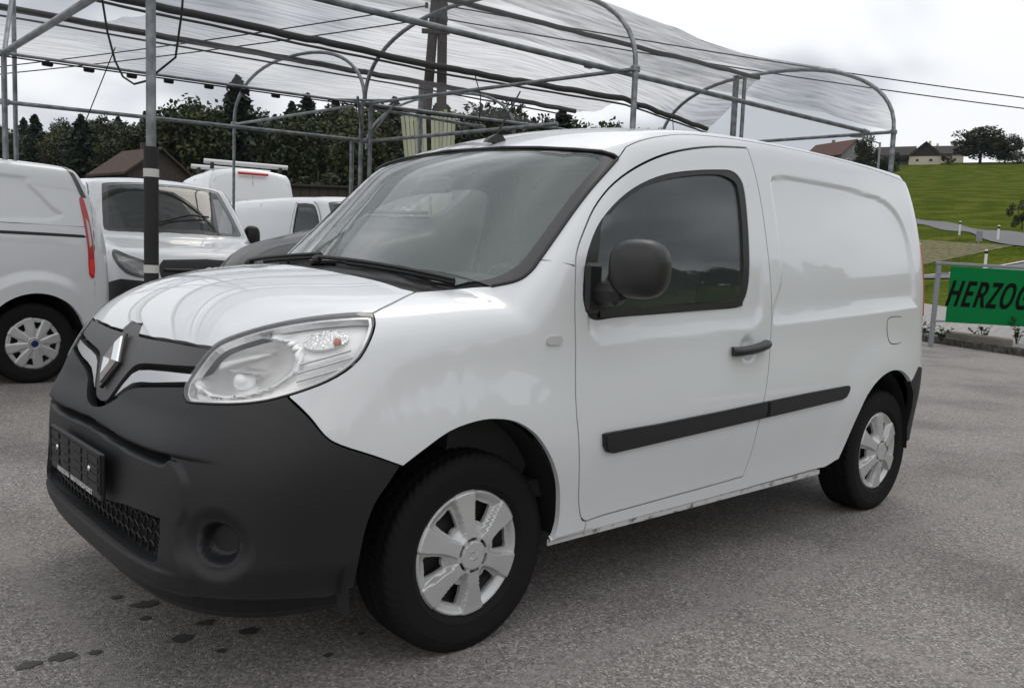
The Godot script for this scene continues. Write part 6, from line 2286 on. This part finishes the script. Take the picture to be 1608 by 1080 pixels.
	part("floor_pan", Solid.new().box(Vector3(1.4, 0.34, 0), Vector3(4.2, 0.1, 1.4)).done(), M.inner_dark, v)
	part("dashboard", Solid.new().box(Vector3(0.45, 1.0, 0), Vector3(0.5, 0.35, 1.45), 0.08).done(), M.inner_dark, v)
	for z in [0.4, -0.4]:
		var st := part("seat", Solid.new().box(Vector3(1.2, 0.70, z), Vector3(0.5, 0.16, 0.5), 0.05).done(), M.seat_cloth, v)
		part("backrest", Solid.new().box(Vector3(1.5, 1.05, z), Vector3(0.14, 0.65, 0.48), 0.06, Basis(Vector3.BACK, -0.25)).done(), M.seat_cloth, st)
	for q in [[0.0, 1.0], [2.75, 1.0], [0.0, -1.0], [2.75, -1.0]]:
		var l := Solid.new()
		l.lathe([Vector2(0.0, 0.5), Vector2(0.39, 0.5), Vector2(0.40, 0.86)], 24, Transform3D(Basis(Vector3.RIGHT, Vector3.UP, Vector3(0, 0, q[1])), Vector3(q[0], 0.33, 0)), -0.2, PI + 0.2)
		part("arch_liner", l.done(), M.liner, v)
		wheel(v, Vector3(q[0], 0.312, q[1] * 0.76), 0.3, q[1] > 0.0)
	v.position = Vector3(1.80, lot_y(1.4, -2.8) + 0.02, -2.95)
	v.scale = Vector3(1.0, 1.14, 1.0)

func _ready() -> void:
	# camera, sky, sun, exposure
	var ypr := [0.72873, -0.09597, 0.03749]
	var f := Vector3(sin(ypr[0]) * cos(ypr[1]), sin(ypr[1]), -cos(ypr[0]) * cos(ypr[1]))
	var r := f.cross(Vector3.UP).normalized()
	var u := r.cross(f)
	var b := Basis(r, u, -f) * Basis(Vector3.BACK, ypr[2])
	var cam := Camera3D.new()
	cam.name = "camera"
	cam.fov = 43.3685
	cam.near = 0.05
	cam.far = 2000.0
	add_child(cam)
	cam.transform = Transform3D(b, CAM)
	cam.current = true
	right = Vector2(cos(ypr[0]), sin(ypr[0]))
	ahead = Vector2(sin(ypr[0]), -cos(ypr[0]))
	for q in [[-50, 0], [0, 0], [3.5, 0.12], [8.2, 0.15], [14.4, 1.0], [17.9, 1.2], [31.8, 4.2], [42, 5.3], [49, 6.7], [73, 12.5], [115, 22], [150, 31.0], [160, 32.8], [220, 33], [600, 33]]:
		hill_right.append(Vector2(q[0], q[1]))
	for q in [[0, 0], [42, 0.3], [60, 2.5], [100, 7], [150, 13], [200, 22], [260, 26], [600, 26]]:
		hill_left.append(Vector2(q[0], q[1]))
	var e := Environment.new()
	e.background_mode = Environment.BG_SKY
	var sky := Sky.new()
	var sm := PanoramaSkyMaterial.new()
	sm.panorama = sky_picture()
	sm.energy_multiplier = 1.0
	sky.sky_material = sm
	e.sky = sky
	e.tonemap_mode = Environment.TONE_MAPPER_LINEAR
	e.tonemap_exposure = 1.12
	e.sdfgi_enabled = true
	e.ssao_enabled = true
	e.ssil_enabled = true
	e.fog_enabled = true
	e.fog_light_color = Color(0.80, 0.84, 0.90)
	e.fog_density = 0.00008
	var we := WorldEnvironment.new()
	we.name = "world"
	we.environment = e
	add_child(we)
	var sun := DirectionalLight3D.new()
	sun.name = "sun"
	sun.light_energy = 0.15
	sun.light_color = Color(1.0, 0.97, 0.92)
	sun.light_angular_distance = 24.0
	sun.shadow_enabled = true
	add_child(sun)
	sun.look_at_from_position(Vector3(0.45, 0.85, -0.30), Vector3.ZERO)
	fill_materials()
	ground_materials()
	ground()
	wheel_meshes()
	make_panel_van()
	canopy()
	poles_and_wires()
	other_vehicles()
	buildings()
	street_things()
	woods()
